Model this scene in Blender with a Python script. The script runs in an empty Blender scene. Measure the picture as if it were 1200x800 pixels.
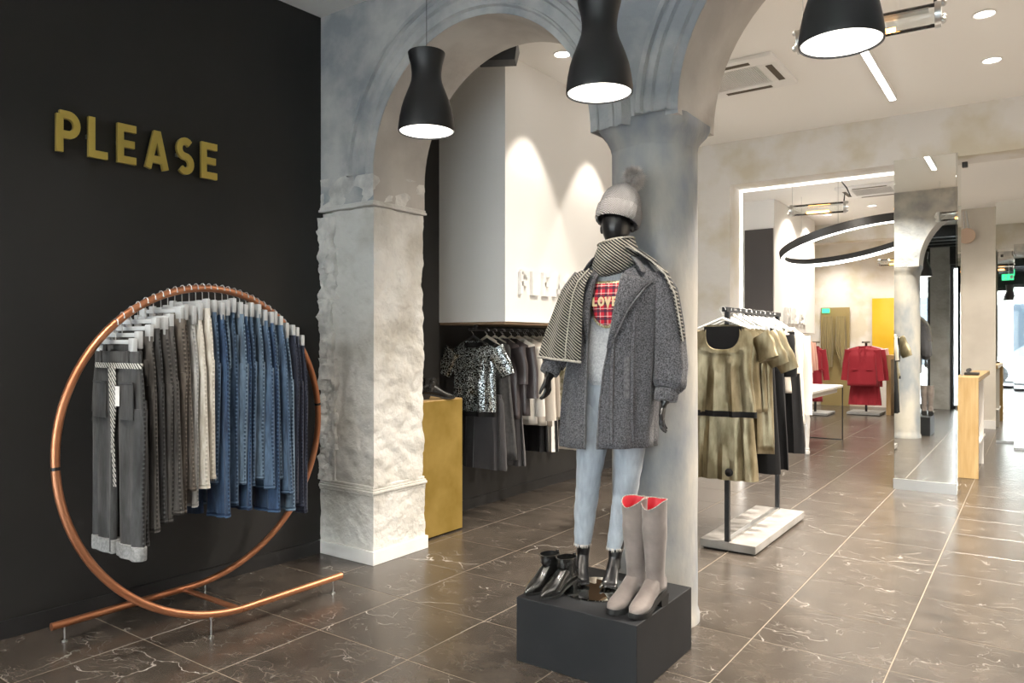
import bpy, bmesh, math, random
from math import pi, sin, cos, radians as rad
from mathutils import Vector, Matrix, noise as mnoise

C = bpy.context.scene.collection
SC = bpy.context.scene

# ------------------------------------------------------------------ camera
YAW = math.atan2(615, 866)
cam = bpy.data.cameras.new('camera'); camo = bpy.data.objects.new('camera', cam); C.objects.link(camo)
camo.location = (0, 0, 1.45); camo.rotation_euler = (pi/2, 0, YAW)
cam.sensor_width = 36; cam.lens = 866/1200*36; cam.clip_start = .05; cam.clip_end = 200
SC.camera = camo

# ------------------------------------------------------------------ world, exposure
w = bpy.data.worlds.new('world'); SC.world = w; w.use_nodes = True
wn = w.node_tree.nodes; wl = w.node_tree.links
bgn = wn['Background']
bgn.inputs[0].default_value = (.87, .93, 1.0, 1); bgn.inputs[1].default_value = 14.5
SC.view_settings.view_transform = 'Standard'; SC.view_settings.look = 'None'
SC.view_settings.gamma = 1; SC.view_settings.use_curve_mapping = False
SC.view_settings.exposure = 0.95
K_SPOT = 105; K_PEND = 22; K_LED = 5; K_RING = 4; FRONT_SPOT = 52; K_ROOM = 3.9; K_BACK = 1.15
WARM = (1, .90, .78)

# ------------------------------------------------------------------ helpers
def nt(m): return m.node_tree.nodes, m.node_tree.links
MATS = {}
def mat(name, col, rough=.6, metal=0, emit=None, estr=0, spec=.5, sheen=0, coat=0, noise=None, bump=None, col2=None, stretch=(1,1,1), alpha=1, coords='Object', crange=(.35,.65), trans=0):
    """principled material; noise=(scale, detail) mixes col and col2; bump=(scale, strength, distance)"""
    m = bpy.data.materials.new(name); m.use_nodes = True; n, l = nt(m); b = n['Principled BSDF']
    b.inputs['Base Color'].default_value = (*col, 1); b.inputs['Roughness'].default_value = rough
    b.inputs['Metallic'].default_value = metal; b.inputs['Specular IOR Level'].default_value = spec
    b.inputs['Sheen Weight'].default_value = sheen; b.inputs['Coat Weight'].default_value = coat
    b.inputs['Transmission Weight'].default_value = trans
    if emit: b.inputs['Emission Color'].default_value = (*emit, 1); b.inputs['Emission Strength'].default_value = estr
    if noise or bump:
        tc = n.new('ShaderNodeTexCoord'); mp = n.new('ShaderNodeMapping'); mp.inputs['Scale'].default_value = stretch
        l.new(tc.outputs[coords], mp.inputs[0])
    if noise:
        t = n.new('ShaderNodeTexNoise'); t.inputs['Scale'].default_value = noise[0]; t.inputs['Detail'].default_value = noise[1]
        l.new(mp.outputs[0], t.inputs[0])
        r = n.new('ShaderNodeValToRGB'); r.color_ramp.elements[0].position = crange[0]; r.color_ramp.elements[1].position = crange[1]
        r.color_ramp.elements[0].color = (*col, 1); r.color_ramp.elements[1].color = (*(col2 or col), 1)
        l.new(t.outputs[0], r.inputs[0]); l.new(r.outputs[0], b.inputs['Base Color'])
    if bump:
        t2 = n.new('ShaderNodeTexNoise'); t2.inputs['Scale'].default_value = bump[0]; t2.inputs['Detail'].default_value = 6
        l.new(mp.outputs[0], t2.inputs[0])
        bp = n.new('ShaderNodeBump'); bp.inputs['Strength'].default_value = bump[1]; bp.inputs['Distance'].default_value = bump[2]
        l.new(t2.outputs[0], bp.inputs['Height']); l.new(bp.outputs[0], b.inputs['Normal'])
    MATS[name] = m; return m

def weave(m, scale, strength=.3, dist=.002, rot=(0,0,0), c1=None, c2=None, direction='X', sharp=.5, coords='Object'):
    """band weave over a material: bump, and colours when c1/c2 are given"""
    n, l = nt(m); b = n['Principled BSDF']
    tc = n.new('ShaderNodeTexCoord'); mp = n.new('ShaderNodeMapping'); mp.inputs['Rotation'].default_value = rot
    l.new(tc.outputs[coords], mp.inputs[0])
    wv = n.new('ShaderNodeTexWave'); wv.bands_direction = direction; wv.inputs['Scale'].default_value = scale; wv.inputs['Distortion'].default_value = .6
    wv.inputs['Detail Scale'].default_value = 3
    l.new(mp.outputs[0], wv.inputs[0])
    bp = n.new('ShaderNodeBump'); bp.inputs['Strength'].default_value = strength; bp.inputs['Distance'].default_value = dist
    l.new(wv.outputs['Fac'], bp.inputs['Height']); l.new(bp.outputs[0], b.inputs['Normal'])
    if c1:
        r = n.new('ShaderNodeValToRGB'); r.color_ramp.elements[0].position = sharp-.12; r.color_ramp.elements[1].position = sharp+.12
        r.color_ramp.elements[0].color = (*c1, 1); r.color_ramp.elements[1].color = (*c2, 1)
        l.new(wv.outputs['Fac'], r.inputs[0]); l.new(r.outputs[0], b.inputs['Base Color'])
    return m

def denim(name, dark, light, amt=.75):
    m = mat(name, dark, .85, sheen=.15, noise=(7, 5), col2=light, stretch=(1.4, 1.4, .35), crange=(.36, .68))
    n, l = nt(m); b = n['Principled BSDF']
    tc = n.new('ShaderNodeTexCoord'); t = n.new('ShaderNodeTexNoise'); t.inputs['Scale'].default_value = 60; t.inputs['Detail'].default_value = 8
    mp = n.new('ShaderNodeMapping'); mp.inputs['Scale'].default_value = (1, 1, .25); l.new(tc.outputs['Object'], mp.inputs[0]); l.new(mp.outputs[0], t.inputs[0])
    src = b.inputs['Base Color'].links[0].from_socket
    mx = n.new('ShaderNodeMix'); mx.data_type = 'RGBA'; mx.blend_type = 'OVERLAY'; mx.inputs[0].default_value = amt
    l.new(src, mx.inputs[6]); l.new(t.outputs[0], mx.inputs[7]); l.new(mx.outputs[2], b.inputs['Base Color'])
    bp = n.new('ShaderNodeBump'); bp.inputs['Strength'].default_value = .5; bp.inputs['Distance'].default_value = .003
    l.new(t.outputs[0], bp.inputs['Height']); l.new(bp.outputs[0], b.inputs['Normal'])
    return m

class G:
    """collects verts and faces of one part"""
    def __init__(s): s.v = []; s.f = []; s.mi = []
    def add(s, vs, fs, mi=0):
        o = len(s.v); s.v += [tuple(v) for v in vs]; s.f += [tuple(i+o for i in f) for f in fs]; s.mi += [mi]*len(fs); return s
    def box(s, x0, x1, y0, y1, z0, z1, mi=0, bev=0):
        if bev:
            bm = bmesh.new(); bmesh.ops.create_cube(bm, size=1)
            for v in bm.verts: v.co = Vector(((x0+x1)/2+v.co.x*(x1-x0), (y0+y1)/2+v.co.y*(y1-y0), (z0+z1)/2+v.co.z*(z1-z0)))
            bmesh.ops.bevel(bm, geom=bm.edges[:], offset=bev, segments=2, affect='EDGES', profile=.5)
            bm.verts.index_update(); s.add([v.co.copy() for v in bm.verts], [[v.index for v in f.verts] for f in bm.faces], mi); bm.free(); return s
        vs = [(x, y, z) for z in (z0, z1) for y in (y0, y1) for x in (x0, x1)]
        return s.add(vs, [(0,2,3,1),(4,5,7,6),(0,1,5,4),(2,6,7,3),(0,4,6,2),(1,3,7,5)], mi)
    def loft(s, rings, caps=(1, 1), closed=True, mi=0):
        n = len(rings[0]); vs = [p for r in rings for p in r]; fs = []
        for i in range(len(rings)-1):
            for j in range(n if closed else n-1):
                k = (j+1) % n; fs.append((i*n+j, i*n+k, (i+1)*n+k, (i+1)*n+j))
        if closed and caps[0]: fs.append(tuple(reversed(range(n))))
        if closed and caps[1]: fs.append(tuple((len(rings)-1)*n+j for j in range(n)))
        return s.add(vs, fs, mi)
    def tube(s, path, r, n=10, flat=1, up=(0,0,1), caps=(1,1), closed=False, mi=0):
        P = [Vector(p) for p in path]; R = r if isinstance(r, (list, tuple)) else [r]*len(P); rings = []
        ref = Vector(up)
        for i, p in enumerate(P):
            if closed: t = (P[(i+1) % len(P)]-P[i-1])
            else: t = (P[min(i+1, len(P)-1)]-P[max(i-1, 0)])
            t.normalize(); a = ref-t*ref.dot(t)
            if a.length < 1e-4: a = t.orthogonal()
            a.normalize(); bb = t.cross(a); ref = a
            rings.append([p+a*(cos(2*pi*k/n)*R[i]*flat)+bb*(sin(2*pi*k/n)*R[i]) for k in range(n)])
        if closed: rings.append(rings[0]); return s.loft(rings, (0, 0), mi=mi)
        return s.loft(rings, caps, mi=mi)
    def lathe(s, prof, n=32, c=(0,0,0), caps=(0,0), mi=0):
        return s.loft([[(c[0]+r*cos(2*pi*k/n), c[1]+r*sin(2*pi*k/n), c[2]+z) for k in range(n)] for r, z in prof], caps, mi=mi)
    def prism(s, pts, y0, y1, mi=0):
        """outline in x,z extruded along y"""
        n = len(pts); vs = [(x, y0, z) for x, z in pts]+[(x, y1, z) for x, z in pts]
        return s.add(vs, [tuple(range(n)), tuple(reversed(range(n, 2*n)))]+[(i, i+n, (i+1) % n+n, (i+1) % n) for i in range(n)], mi)
    def ball(s, c, r, n=12, sc=(1,1,1), mi=0):
        return s.loft([[(c[0]+sc[0]*r*sin(pi*i/n)*cos(2*pi*k/n), c[1]+sc[1]*r*sin(pi*i/n)*sin(2*pi*k/n), c[2]+sc[2]*r*cos(pi*i/n)) for k in range(n)] for i in range(1, n)], (1,1), mi=mi)
    def build(s, name, m, parent=None, smooth=True, mods=None, loc=None):
        me = bpy.data.meshes.new(name); me.from_pydata(s.v, [], s.f)
        bm = bmesh.new(); bm.from_mesh(me); bmesh.ops.recalc_face_normals(bm, faces=bm.faces); bm.to_mesh(me); bm.free()
        for mm in (m if isinstance(m, (list, tuple)) else [m]): me.materials.append(mm)
        if len(me.polygons) == len(s.mi):
            for p, i in zip(me.polygons, s.mi): p.material_index = i
        if smooth:
            for p in me.polygons: p.use_smooth = True
            try: me.set_sharp_from_angle(angle=rad(42))
            except Exception: pass
        o = bpy.data.objects.new(name, me); C.objects.link(o)
        if parent: o.parent = parent
        if loc: o.location = loc
        for k in (mods or []):
            md = o.modifiers.new(k[0].lower(), k[0])
            for a, v in k[1].items(): setattr(md, a, v)
        return o

def thing(name, label, cat, loc=(0,0,0), rz=0, group=None):
    o = bpy.data.objects.new(name, None); o.empty_display_size = .1; C.objects.link(o); o.location = loc; o.rotation_euler = (0, 0, rz)
    o['label'] = label; o['category'] = cat
    if group: o['group'] = group
    return o
def tag(o, label, cat, group=None):
    o['label'] = label; o['category'] = cat
    if group: o['group'] = group
    return o
def struct(o, label=None, cat=None):
    o['kind'] = 'structure'
    if label: o['label'] = label
    if cat: o['category'] = cat
    return o
def dup(o, loc=None, label=None, parent=None, rz=None):
    c = o.copy(); C.objects.link(c)
    if parent: c.parent = parent
    if loc is not None: c.location = loc
    if rz is not None: c.rotation_euler.z = rz
    if label: c['label'] = label
    for ch in o.children: dup(ch, parent=c)
    return c
def spot(parent, loc, energy, size=70, blend=.5, col=WARM, rad_=.04, aim=None):
    L = bpy.data.lights.new('lamp_light', 'SPOT'); L.energy = energy; L.spot_size = rad(size); L.spot_blend = blend; L.color = col; L.shadow_soft_size = rad_
    o = bpy.data.objects.new('lamp_light', L); C.objects.link(o); o.parent = parent; o.location = loc
    if aim: o.rotation_euler = Vector(aim).to_track_quat('-Z', 'Y').to_euler()
    return o
def lerp(a, b, t): return a+(b-a)*t
def interp(tab, x):
    for i in range(len(tab)-1):
        a, b = tab[i], tab[i+1]
        if (a[0] <= x <= b[0]) or (a[0] >= x >= b[0]):
            t = (x-a[0])/(b[0]-a[0]) if b[0] != a[0] else 0; t = t*t*(3-2*t)*.5+t*.5
            return [lerp(p, q, t) for p, q in zip(a[1:], b[1:])]
    return list(tab[0][1:] if abs(x-tab[0][0]) < abs(x-tab[-1][0]) else tab[-1][1:])

# ------------------------------------------------------------------ materials
plaster_blue = mat('blue_grey_limewash', (.33,.35,.37), .85, noise=(3.4, 9), col2=(.58,.575,.555), bump=(11, .8, .03), crange=(.38,.64))
stone_pale = mat('pale_limestone', (.50,.475,.425), .9, noise=(3.0, 9), col2=(.68,.665,.63), bump=(18, .9, .02), crange=(.33,.55))
stone_rough = mat('rough_hewn_limestone', (.50,.49,.47), .95, noise=(9, 8), col2=(.75,.73,.69), bump=(30, .9, .012), crange=(.35,.62))
soffit_m = mat('arch_soffit_stone', (.43,.40,.37), .9, noise=(3, 8), col2=(.56,.53,.49), bump=(14, .4, .01))
black_wall = mat('black_matt_wall', (.018,.018,.018), .55, noise=(1.2, 3), col2=(.024,.023,.022), spec=.4)
white_paint = mat('white_paint', (.82,.81,.79), .75)
ceil_m = mat('ceiling_white_paint', (.88,.865,.835), .8)
plaster_warm = mat('warm_limewash', (.62,.575,.47), .85, noise=(2.0, 9), col2=(.74,.725,.70), bump=(7, .4, .015), crange=(.36,.55))
plaster_beige = mat('beige_limewash', (.50,.46,.40), .85, noise=(1.5, 8), col2=(.60,.56,.49), bump=(7, .2, .01))
marble_white = mat('white_marble_skirting', (.72,.71,.69), .35, noise=(4, 6), col2=(.82,.81,.79))
grout = mat('tan_grout', (.20,.165,.125), .8)
copper = mat('copper_tube', (.50,.20,.10), .38, .85, noise=(4, 4), col2=(.58,.26,.14))
gold_m = mat('brushed_brass_sheet', (.33,.22,.045), .42, .6, noise=(4, 8), col2=(.46,.32,.09), bump=(40, .08, .002))
gold_letter = mat('polished_brass_letter', (.66,.50,.12), .3, .55)
mirror_m = mat('mirror_glass', (.80,.82,.80), .015, 1)
steel = mat('brushed_steel', (.55,.55,.54), .3, 1)
dark_steel = mat('black_steel', (.035,.037,.04), .4, .6)
black_matt = mat('black_satin_lacquer', (.016,.016,.017), .42, noise=(3, 3), col2=(.022,.022,.023))
plinth_m = mat('charcoal_painted_board', (.011,.012,.014), .55, noise=(5, 6), col2=(.016,.017,.019), bump=(60, .1, .002), spec=.3)
clear_plastic = mat('clear_plastic', (.75,.78,.80), .18, spec=.6, trans=.35)
wire_m = mat('hanger_wire', (.62,.62,.62), .25, .2)
leather_blk = mat('black_leather', (.012,.012,.012), .25, coat=.4, bump=(60, .25, .002))
suede = mat('taupe_suede', (.15,.123,.11), .9, sheen=.2, noise=(9, 6), col2=(.235,.198,.18), bump=(40, .3, .004))
red_lining = mat('red_lining', (.42,.008,.02), .6)
rubber = mat('black_rubber', (.012,.012,.012), .6)
mannequin_m = mat('black_gloss_mannequin', (.008,.008,.009), .3, coat=.3)
tweed = mat('grey_tweed', (.022,.023,.027), .95, sheen=.2, noise=(170, 4), col2=(.135,.135,.15), crange=(.38,.66), bump=(120, .5, .003))
tweed_band = tweed
knit_grey = weave(mat('pale_grey_knit', (.38,.35,.34), .95, sheen=.3), 62, .9, .004, c1=(.17,.16,.155), c2=(.33,.31,.30), direction='DIAGONAL')
fur = mat('grey_brown_fur', (.34,.30,.27), .9, sheen=.5, noise=(25, 3), col2=(.66,.60,.55))
sweater_m = mat('heather_grey_jersey', (.32,.33,.345), .95, sheen=.1, noise=(120, 3), col2=(.46,.465,.475))
scarf_m = weave(mat('striped_knit_scarf', (.02,.02,.02), .95, sheen=.1), 27, .9, .004, rot=(0, rad(-38), 0), c1=(.016,.016,.017), c2=(.36,.33,.28), direction='Z', sharp=.74)
scarf_edge = mat('cream_scarf_edging', (.48,.45,.39), .95, noise=(200,2), col2=(.2,.19,.17))
wash_blue = denim('pale_blue_denim', (.30,.34,.39), (.39,.43,.47), .3)
sequin = mat('silver_sequins', (.02,.025,.03), .22, .7)
n, l = nt(sequin); vo = n.new('ShaderNodeTexVoronoi'); vo.inputs['Scale'].default_value = 190
tc = n.new('ShaderNodeTexCoord'); l.new(tc.outputs['Object'], vo.inputs[0]); cr = n.new('ShaderNodeValToRGB')
cr.color_ramp.elements[0].position = .55; cr.color_ramp.elements[0].color = (.015,.018,.02,1); cr.color_ramp.elements[1].position = .62; cr.color_ramp.elements[1].color = (.62,.68,.70,1)
sx = n.new('ShaderNodeSeparateColor'); l.new(vo.outputs['Color'], sx.inputs[0]); l.new(sx.outputs[0], cr.inputs[0]); l.new(cr.outputs[0], n['Principled BSDF'].inputs['Base Color'])
nmx = n.new('ShaderNodeBump'); nmx.inputs['Strength'].default_value = 1; nmx.inputs['Distance'].default_value = .006; l.new(sx.outputs[1], nmx.inputs['Height']); l.new(nmx.outputs[0], n['Principled BSDF'].inputs['Normal'])
gold_cloth = mat('gold_lame_cloth', (.15,.122,.068), .36, .75, noise=(16, 10), col2=(.36,.31,.205), stretch=(1,1,.3), bump=(90,.25,.003))
black_cloth = mat('black_cloth', (.006,.006,.007), .85, spec=.3)
grey_cloth = mat('charcoal_cloth', (.03,.03,.031), .9, sheen=.05, noise=(40,4), col2=(.048,.047,.047))
silk_dark = mat('aubergine_satin', (.042,.034,.036), .35, spec=.7)
velvet_grey = mat('grey_velvet', (.035,.033,.036), .8, sheen=.25)
cream_cloth = mat('cream_cloth', (.50,.45,.39), .9, sheen=.1)
white_cloth = mat('white_cloth', (.58,.55,.50), .9, sheen=.1)
taupe_cloth = mat('taupe_cloth', (.33,.29,.245), .9)
olive_cloth = mat('olive_camouflage', (.22,.21,.13), .9, noise=(22, 2), col2=(.42,.39,.30), crange=(.48,.52))
pink_cloth = mat('dusty_pink_cloth', (.62,.36,.29), .9)
green_cloth = mat('moss_green_cloth', (.16,.19,.07), .9)
red_cloth = mat('crimson_cloth', (.30,.008,.022), .75, sheen=.2)
rose_cloth = mat('rose_white_cloth', (.72,.50,.52), .85)
wood_oak = mat('pale_oak', (.38,.25,.10), .45, noise=(5, 6), col2=(.47,.33,.16), stretch=(6,6,.6))
concrete = mat('pale_concrete', (.20,.19,.175), .85, noise=(6, 7), col2=(.28,.265,.25), bump=(25,.15,.004))
concrete_dk = mat('concrete_edge', (.26,.27,.27), .85, noise=(9, 5), col2=(.33,.34,.34))
lamp_white = mat('lamp_diffuser', (.9,.9,.88), .6, emit=(1,.95,.88), estr=1.6)
led_m = mat('led_strip', (.9,.9,.9), .5, emit=(1,.97,.92), estr=K_LED)
led_soft = mat('led_strip_soft', (.9,.9,.9), .5, emit=(1,.96,.9), estr=2.2)
ring_led = mat('ring_led', (.9,.9,.9), .5, emit=(1,.97,.9), estr=K_RING)
down_m = mat('downlight_lens', (.9,.9,.9), .5, emit=(1,.95,.88), estr=6)
filament = mat('orange_filament', (.9,.4,.1), .5, emit=(1,.45,.1), estr=6)
yellow_m = mat('yellow_acrylic', (.62,.40,.02), .15, noise=(2,2), col2=(.68,.45,.03), coat=.5)
olive_curtain = mat('olive_velvet_curtain', (.25,.205,.09), .85, sheen=.3)
exit_green = mat('green_exit_sign', (.02,.35,.12), .5, emit=(.05,.8,.3), estr=1.2)
tarmac = mat('street_tarmac', (.12,.12,.125), .9, noise=(20,4), col2=(.17,.17,.17))
facade_m = mat('street_facade', (.55,.52,.47), .85, noise=(2,5), col2=(.65,.62,.57))
car_m = mat('white_car_paint', (.75,.76,.78), .25, coat=.8)
car_glass = mat('dark_car_glass', (.03,.04,.05), .1)
glass = bpy.data.materials.new('clear_window_glass'); glass.use_nodes = True; n, l = nt(glass)
n.remove(n['Principled BSDF']); tr = n.new('ShaderNodeBsdfTransparent'); gl = n.new('ShaderNodeBsdfGlossy'); gl.inputs['Roughness'].default_value = .02
fr = n.new('ShaderNodeFresnel'); fr.inputs[0].default_value = 1.5; mx = n.new('ShaderNodeMixShader'); tr.inputs[0].default_value = (.95,.97,.97,1)
geo = n.new('ShaderNodeNewGeometry'); l.new(fr.outputs[0], mx.inputs[0]); l.new(tr.outputs[0], mx.inputs[1]); l.new(gl.outputs[0], mx.inputs[2]); l.new(mx.outputs[0], n['Material Output'].inputs[0])

def marble(name):
    m = bpy.data.materials.new(name); m.use_nodes = True; n, l = nt(m); b = n['Principled BSDF']
    g = n.new('ShaderNodeNewGeometry'); oi = n.new('ShaderNodeObjectInfo')
    sc = n.new('ShaderNodeVectorMath'); sc.operation = 'SCALE'; sc.inputs[0].default_value = (7.3, 11.7, 5.1); l.new(oi.outputs['Random'], sc.inputs['Scale'])
    ad = n.new('ShaderNodeVectorMath'); l.new(g.outputs['Position'], ad.inputs[0]); l.new(sc.outputs[0], ad.inputs[1])
    # base clouding
    t = n.new('ShaderNodeTexNoise'); t.inputs['Scale'].default_value = 5; t.inputs['Detail'].default_value = 9; t.inputs['Roughness'].default_value = .7; l.new(ad.outputs[0], t.inputs[0])
    r = n.new('ShaderNodeValToRGB'); r.color_ramp.elements[0].position = .3; r.color_ramp.elements[1].position = .72
    r.color_ramp.elements[0].color = (.034,.028,.023,1); r.color_ramp.elements[1].color = (.088,.073,.060,1); l.new(t.outputs[0], r.inputs[0])
    # warped coordinates for the veins
    wn_ = n.new('ShaderNodeTexNoise'); wn_.inputs['Scale'].default_value = 3.5; wn_.inputs['Detail'].default_value = 5; l.new(ad.outputs[0], wn_.inputs[0])
    s2 = n.new('ShaderNodeVectorMath'); s2.operation = 'SCALE'; s2.inputs['Scale'].default_value = .42; l.new(wn_.outputs[1], s2.inputs[0])
    a2 = n.new('ShaderNodeVectorMath'); l.new(ad.outputs[0], a2.inputs[0]); l.new(s2.outputs[0], a2.inputs[1])
    cur = r.outputs[0]
    for scale, width, amt, rot, stre, thr in ((1.3, .008, .8, .9, (1, 2.6, 1), .55), (3.1, .012, .42, .4, (1, 3.4, 1), .54), (8, .02, .16, 1.3, (1, 2.5, 1), .52)):
        mp = n.new('ShaderNodeMapping'); mp.inputs['Rotation'].default_value = (0, 0, rot); mp.inputs['Scale'].default_value = stre; l.new(a2.outputs[0], mp.inputs[0])
        v = n.new('ShaderNodeTexVoronoi'); v.feature = 'DISTANCE_TO_EDGE'; v.inputs['Scale'].default_value = scale; l.new(mp.outputs[0], v.inputs[0])
        vr = n.new('ShaderNodeMapRange'); vr.inputs[1].default_value = 0; vr.inputs[2].default_value = width; vr.inputs[3].default_value = 1; vr.inputs[4].default_value = 0; l.new(v.outputs[0], vr.inputs[0])
        mk = n.new('ShaderNodeTexNoise'); mk.inputs['Scale'].default_value = scale*1.3; mk.inputs['Detail'].default_value = 3; l.new(ad.outputs[0], mk.inputs[0])
        mr = n.new('ShaderNodeMapRange'); mr.inputs[1].default_value = thr; mr.inputs[2].default_value = thr+.1; l.new(mk.outputs[0], mr.inputs[0])
        mu = n.new('ShaderNodeMath'); mu.operation = 'MULTIPLY'; l.new(vr.outputs[0], mu.inputs[0]); l.new(mr.outputs[0], mu.inputs[1])
        m2 = n.new('ShaderNodeMath'); m2.operation = 'MULTIPLY'; m2.inputs[1].default_value = amt; l.new(mu.outputs[0], m2.inputs[0])
        mx = n.new('ShaderNodeMix'); mx.data_type = 'RGBA'; l.new(m2.outputs[0], mx.inputs[0]); l.new(cur, mx.inputs[6]); mx.inputs[7].default_value = (.60,.57,.53,1); cur = mx.outputs[2]
    l.new(cur, b.inputs['Base Color']); b.inputs['Roughness'].default_value = .27; b.inputs['Specular IOR Level'].default_value = .6
    bp = n.new('ShaderNodeBump'); bp.inputs['Strength'].default_value = .06; bp.inputs['Distance'].default_value = .004; l.new(t.outputs[0], bp.inputs['Height']); l.new(bp.outputs[0], b.inputs['Normal'])
    return m
marble_m = marble('brown_black_veined_marble')

# ------------------------------------------------------------------ the shell
H = 3.68
floor = struct(G().box(-4.8, 3.7, -2.4, 18.2, -.1, -.0015).build('floor', grout, smooth=False), 'dark brown veined marble tile floor through both rooms', 'floor')
def vis(x, y):
    F = (-sin(YAW), cos(YAW)); d = x*F[0]+y*F[1]; r = x*cos(YAW)+y*sin(YAW)
    if d < .8: return None
    u = 600+866*r/d; v = 400+866*1.45/d
    return d if (-90 < u < 1290 and v < 960) else None
cells = []
for i in range(-3, 12):
    for j in range(-7, 33):
        x0 = -3.545+(i+1)*.6025; y0 = 1.322+j*.5745
        x0, x1 = max(x0, -4.2 if y0 < 8.5 else -4.7), min(x0+.6025, 3.6); y0, y1 = max(y0, -2.2), min(y0+.5745, 18)
        if x1-x0 < .05 or y1-y0 < .05: continue
        cells.append((vis((x0+x1)/2, (y0+y1)/2), x0, x1, y0, y1))
near = sorted([c for c in cells if c[0]], key=lambda c: c[0])[:190]
rest = G(); nset = set(near); tmesh = {}
def tile_mesh(w_, h_):
    k = (round(w_, 3), round(h_, 3))
    if k not in tmesh:
        g = .0026; bv = .0012; g1 = G(); a, b_ = w_/2-g, h_/2-g
        g1.loft([[(-a,-b_,-.009),(a,-b_,-.009),(a,b_,-.009),(-a,b_,-.009)], [(-a,-b_,-bv),(a,-b_,-bv),(a,b_,-bv),(-a,b_,-bv)], [(-a+bv,-b_+bv,0),(a-bv,-b_+bv,0),(a-bv,b_-bv,0),(-a+bv,b_-bv,0)]], (1, 1))
        me = bpy.data.meshes.new('tile'); me.from_pydata(g1.v, [], g1.f); me.materials.append(marble_m); tmesh[k] = me
    return tmesh[k]
for c in cells:
    if c in nset:
        o = bpy.data.objects.new('tile', tile_mesh(c[2]-c[1], c[4]-c[3])); C.objects.link(o); o.parent = floor; o.location = ((c[1]+c[2])/2, (c[3]+c[4])/2, .0)
    else: rest.box(c[1]+.0026, c[2]-.0026, c[3]+.0026, c[4]-.0026, -.009, 0)
o = rest.build('distant_tiles', marble_m, floor, smooth=False); o['kind'] = 'stuff'

struct(G().box(-4.3, 3.7, -2.4, 3.6, H, H+.1).box(-4.3, 3.7, 3.6, 8.4, H, H+.1).box(-4.8, 3.7, 8.4, 18.2, H, H+.1).build('ceiling', ceil_m, smooth=False))
# left wall: slightly out of square in the front room, as seen
g = G(); g.loft([[(-4.305,-2.4,0),(-4.018,3.5,0),(-4.018,8.3,0),(-4.45,8.3,0),(-4.45,-2.4,0)], [(-4.305,-2.4,H),(-4.018,3.5,H),(-4.018,8.3,H),(-4.45,8.3,H),(-4.45,-2.4,H)]])
struct(g.build('wall_left', black_wall, smooth=False), 'matt black left wall running from front room to back', 'wall')
g = G(); g.loft([[(-4.305,-2.4,0),(-4.018,3.38,0),(-4.006,3.38,0),(-4.293,-2.4,0)], [(-4.305,-2.4,.088),(-4.018,3.38,.088),(-4.006,3.38,.088),(-4.293,-2.4,.088)]])
g.box(-4.02, -4.006, 3.9, 8.15, 0, .088)
struct(g.build('baseboard_left', black_matt, smooth=False))
struct(G().box(-4.8, -4.6, 8.3, 18.2, 0, H).build('wall_far_left', white_paint, smooth=False))
struct(G().box(3.6, 3.75, -2.4, 18.2, 0, H).build('wall_right', plaster_warm, smooth=False))
struct(G().box(-4.8, 3.7, 18, 18.15, 0, H).build('wall_back', plaster_warm, smooth=False), 'pale limewashed wall at far end of the back room', 'wall')
struct(G().box(-1.3, 3.7, 14.6, 14.75, 0, H).box(-1.3, -1.15, 14.75, 18, 0, H).build('wall_back_right', plaster_beige, smooth=False), 'beige limewashed wall behind the oak desk', 'wall')
struct(G().box(-1.3, 3.6, 14.58, 14.6, 0, .14).build('baseboard_back', marble_white, smooth=False))
struct(G().box(-4.6, 3.6, 15.0, 15.3, 3.34, H).build('trim_1', plaster_warm, smooth=False))

# arcade wall between the rooms: two round arches (X centre, radius, spring height)
AR = [(-2.705, .805, 2.54), (-.545, .875, 2.58)]
Y0, Y1 = 3.39, 3.88
xs = [-4.05]
for cx, r, z in AR: xs += [cx-r*cos(pi*k/40) for k in range(41)]
xs += [3.6]
def under(x):
    for cx, r, z in AR:
        if abs(x-cx) < r-1e-6: return z+math.sqrt(max(0, r*r-(x-cx)**2))
    return None
g = G()
front = []
for a, b_ in zip(xs[:-1], xs[1:]):
    m_ = (a+b_)/2; u = under(m_)
    if u is None:
        z0 = 2.36 if m_ < -3 else (2.56 if m_ < -1 else 0)
        g.add([(a,Y0,z0),(b_,Y0,z0),(b_,Y0,H),(a,Y0,H)], [(0,1,2,3)], 0); g.add([(a,Y1,z0),(b_,Y1,z0),(b_,Y1,H),(a,Y1,H)], [(3,2,1,0)], 0)
        g.add([(a,Y0,z0),(a,Y1,z0),(b_,Y1,z0),(b_,Y0,z0)], [(0,1,2,3)], 1)
    else:
        za = under(a) or AR[0 if m_ < -1.6 else 1][2]; zb = under(b_) or AR[0 if m_ < -1.6 else 1][2]
        g.add([(a,Y0,za),(b_,Y0,zb),(b_,Y0,H),(a,Y0,H)], [(0,1,2,3)], 0); g.add([(a,Y1,za),(b_,Y1,zb),(b_,Y1,H),(a,Y1,H)], [(3,2,1,0)], 0)
        g.add([(a,Y0,za),(a,Y1,za),(b_,Y1,zb),(b_,Y0,zb)], [(0,1,2,3)], 1)
for cx, r, z in AR:
    for sx_ in (-1, 1):
        x = cx+sx_*r; zl = 2.36 if x < -3 else (2.56 if x < -1 else 0)
        g.add([(x,Y0,zl),(x,Y1,zl),(x,Y1,z),(x,Y0,z)], [(0,1,2,3)], 1)
arc = struct(g.build('wall_middle', [plaster_blue, soffit_m], smooth=False), 'limewashed stone arcade wall with two round arches', 'wall')
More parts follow.
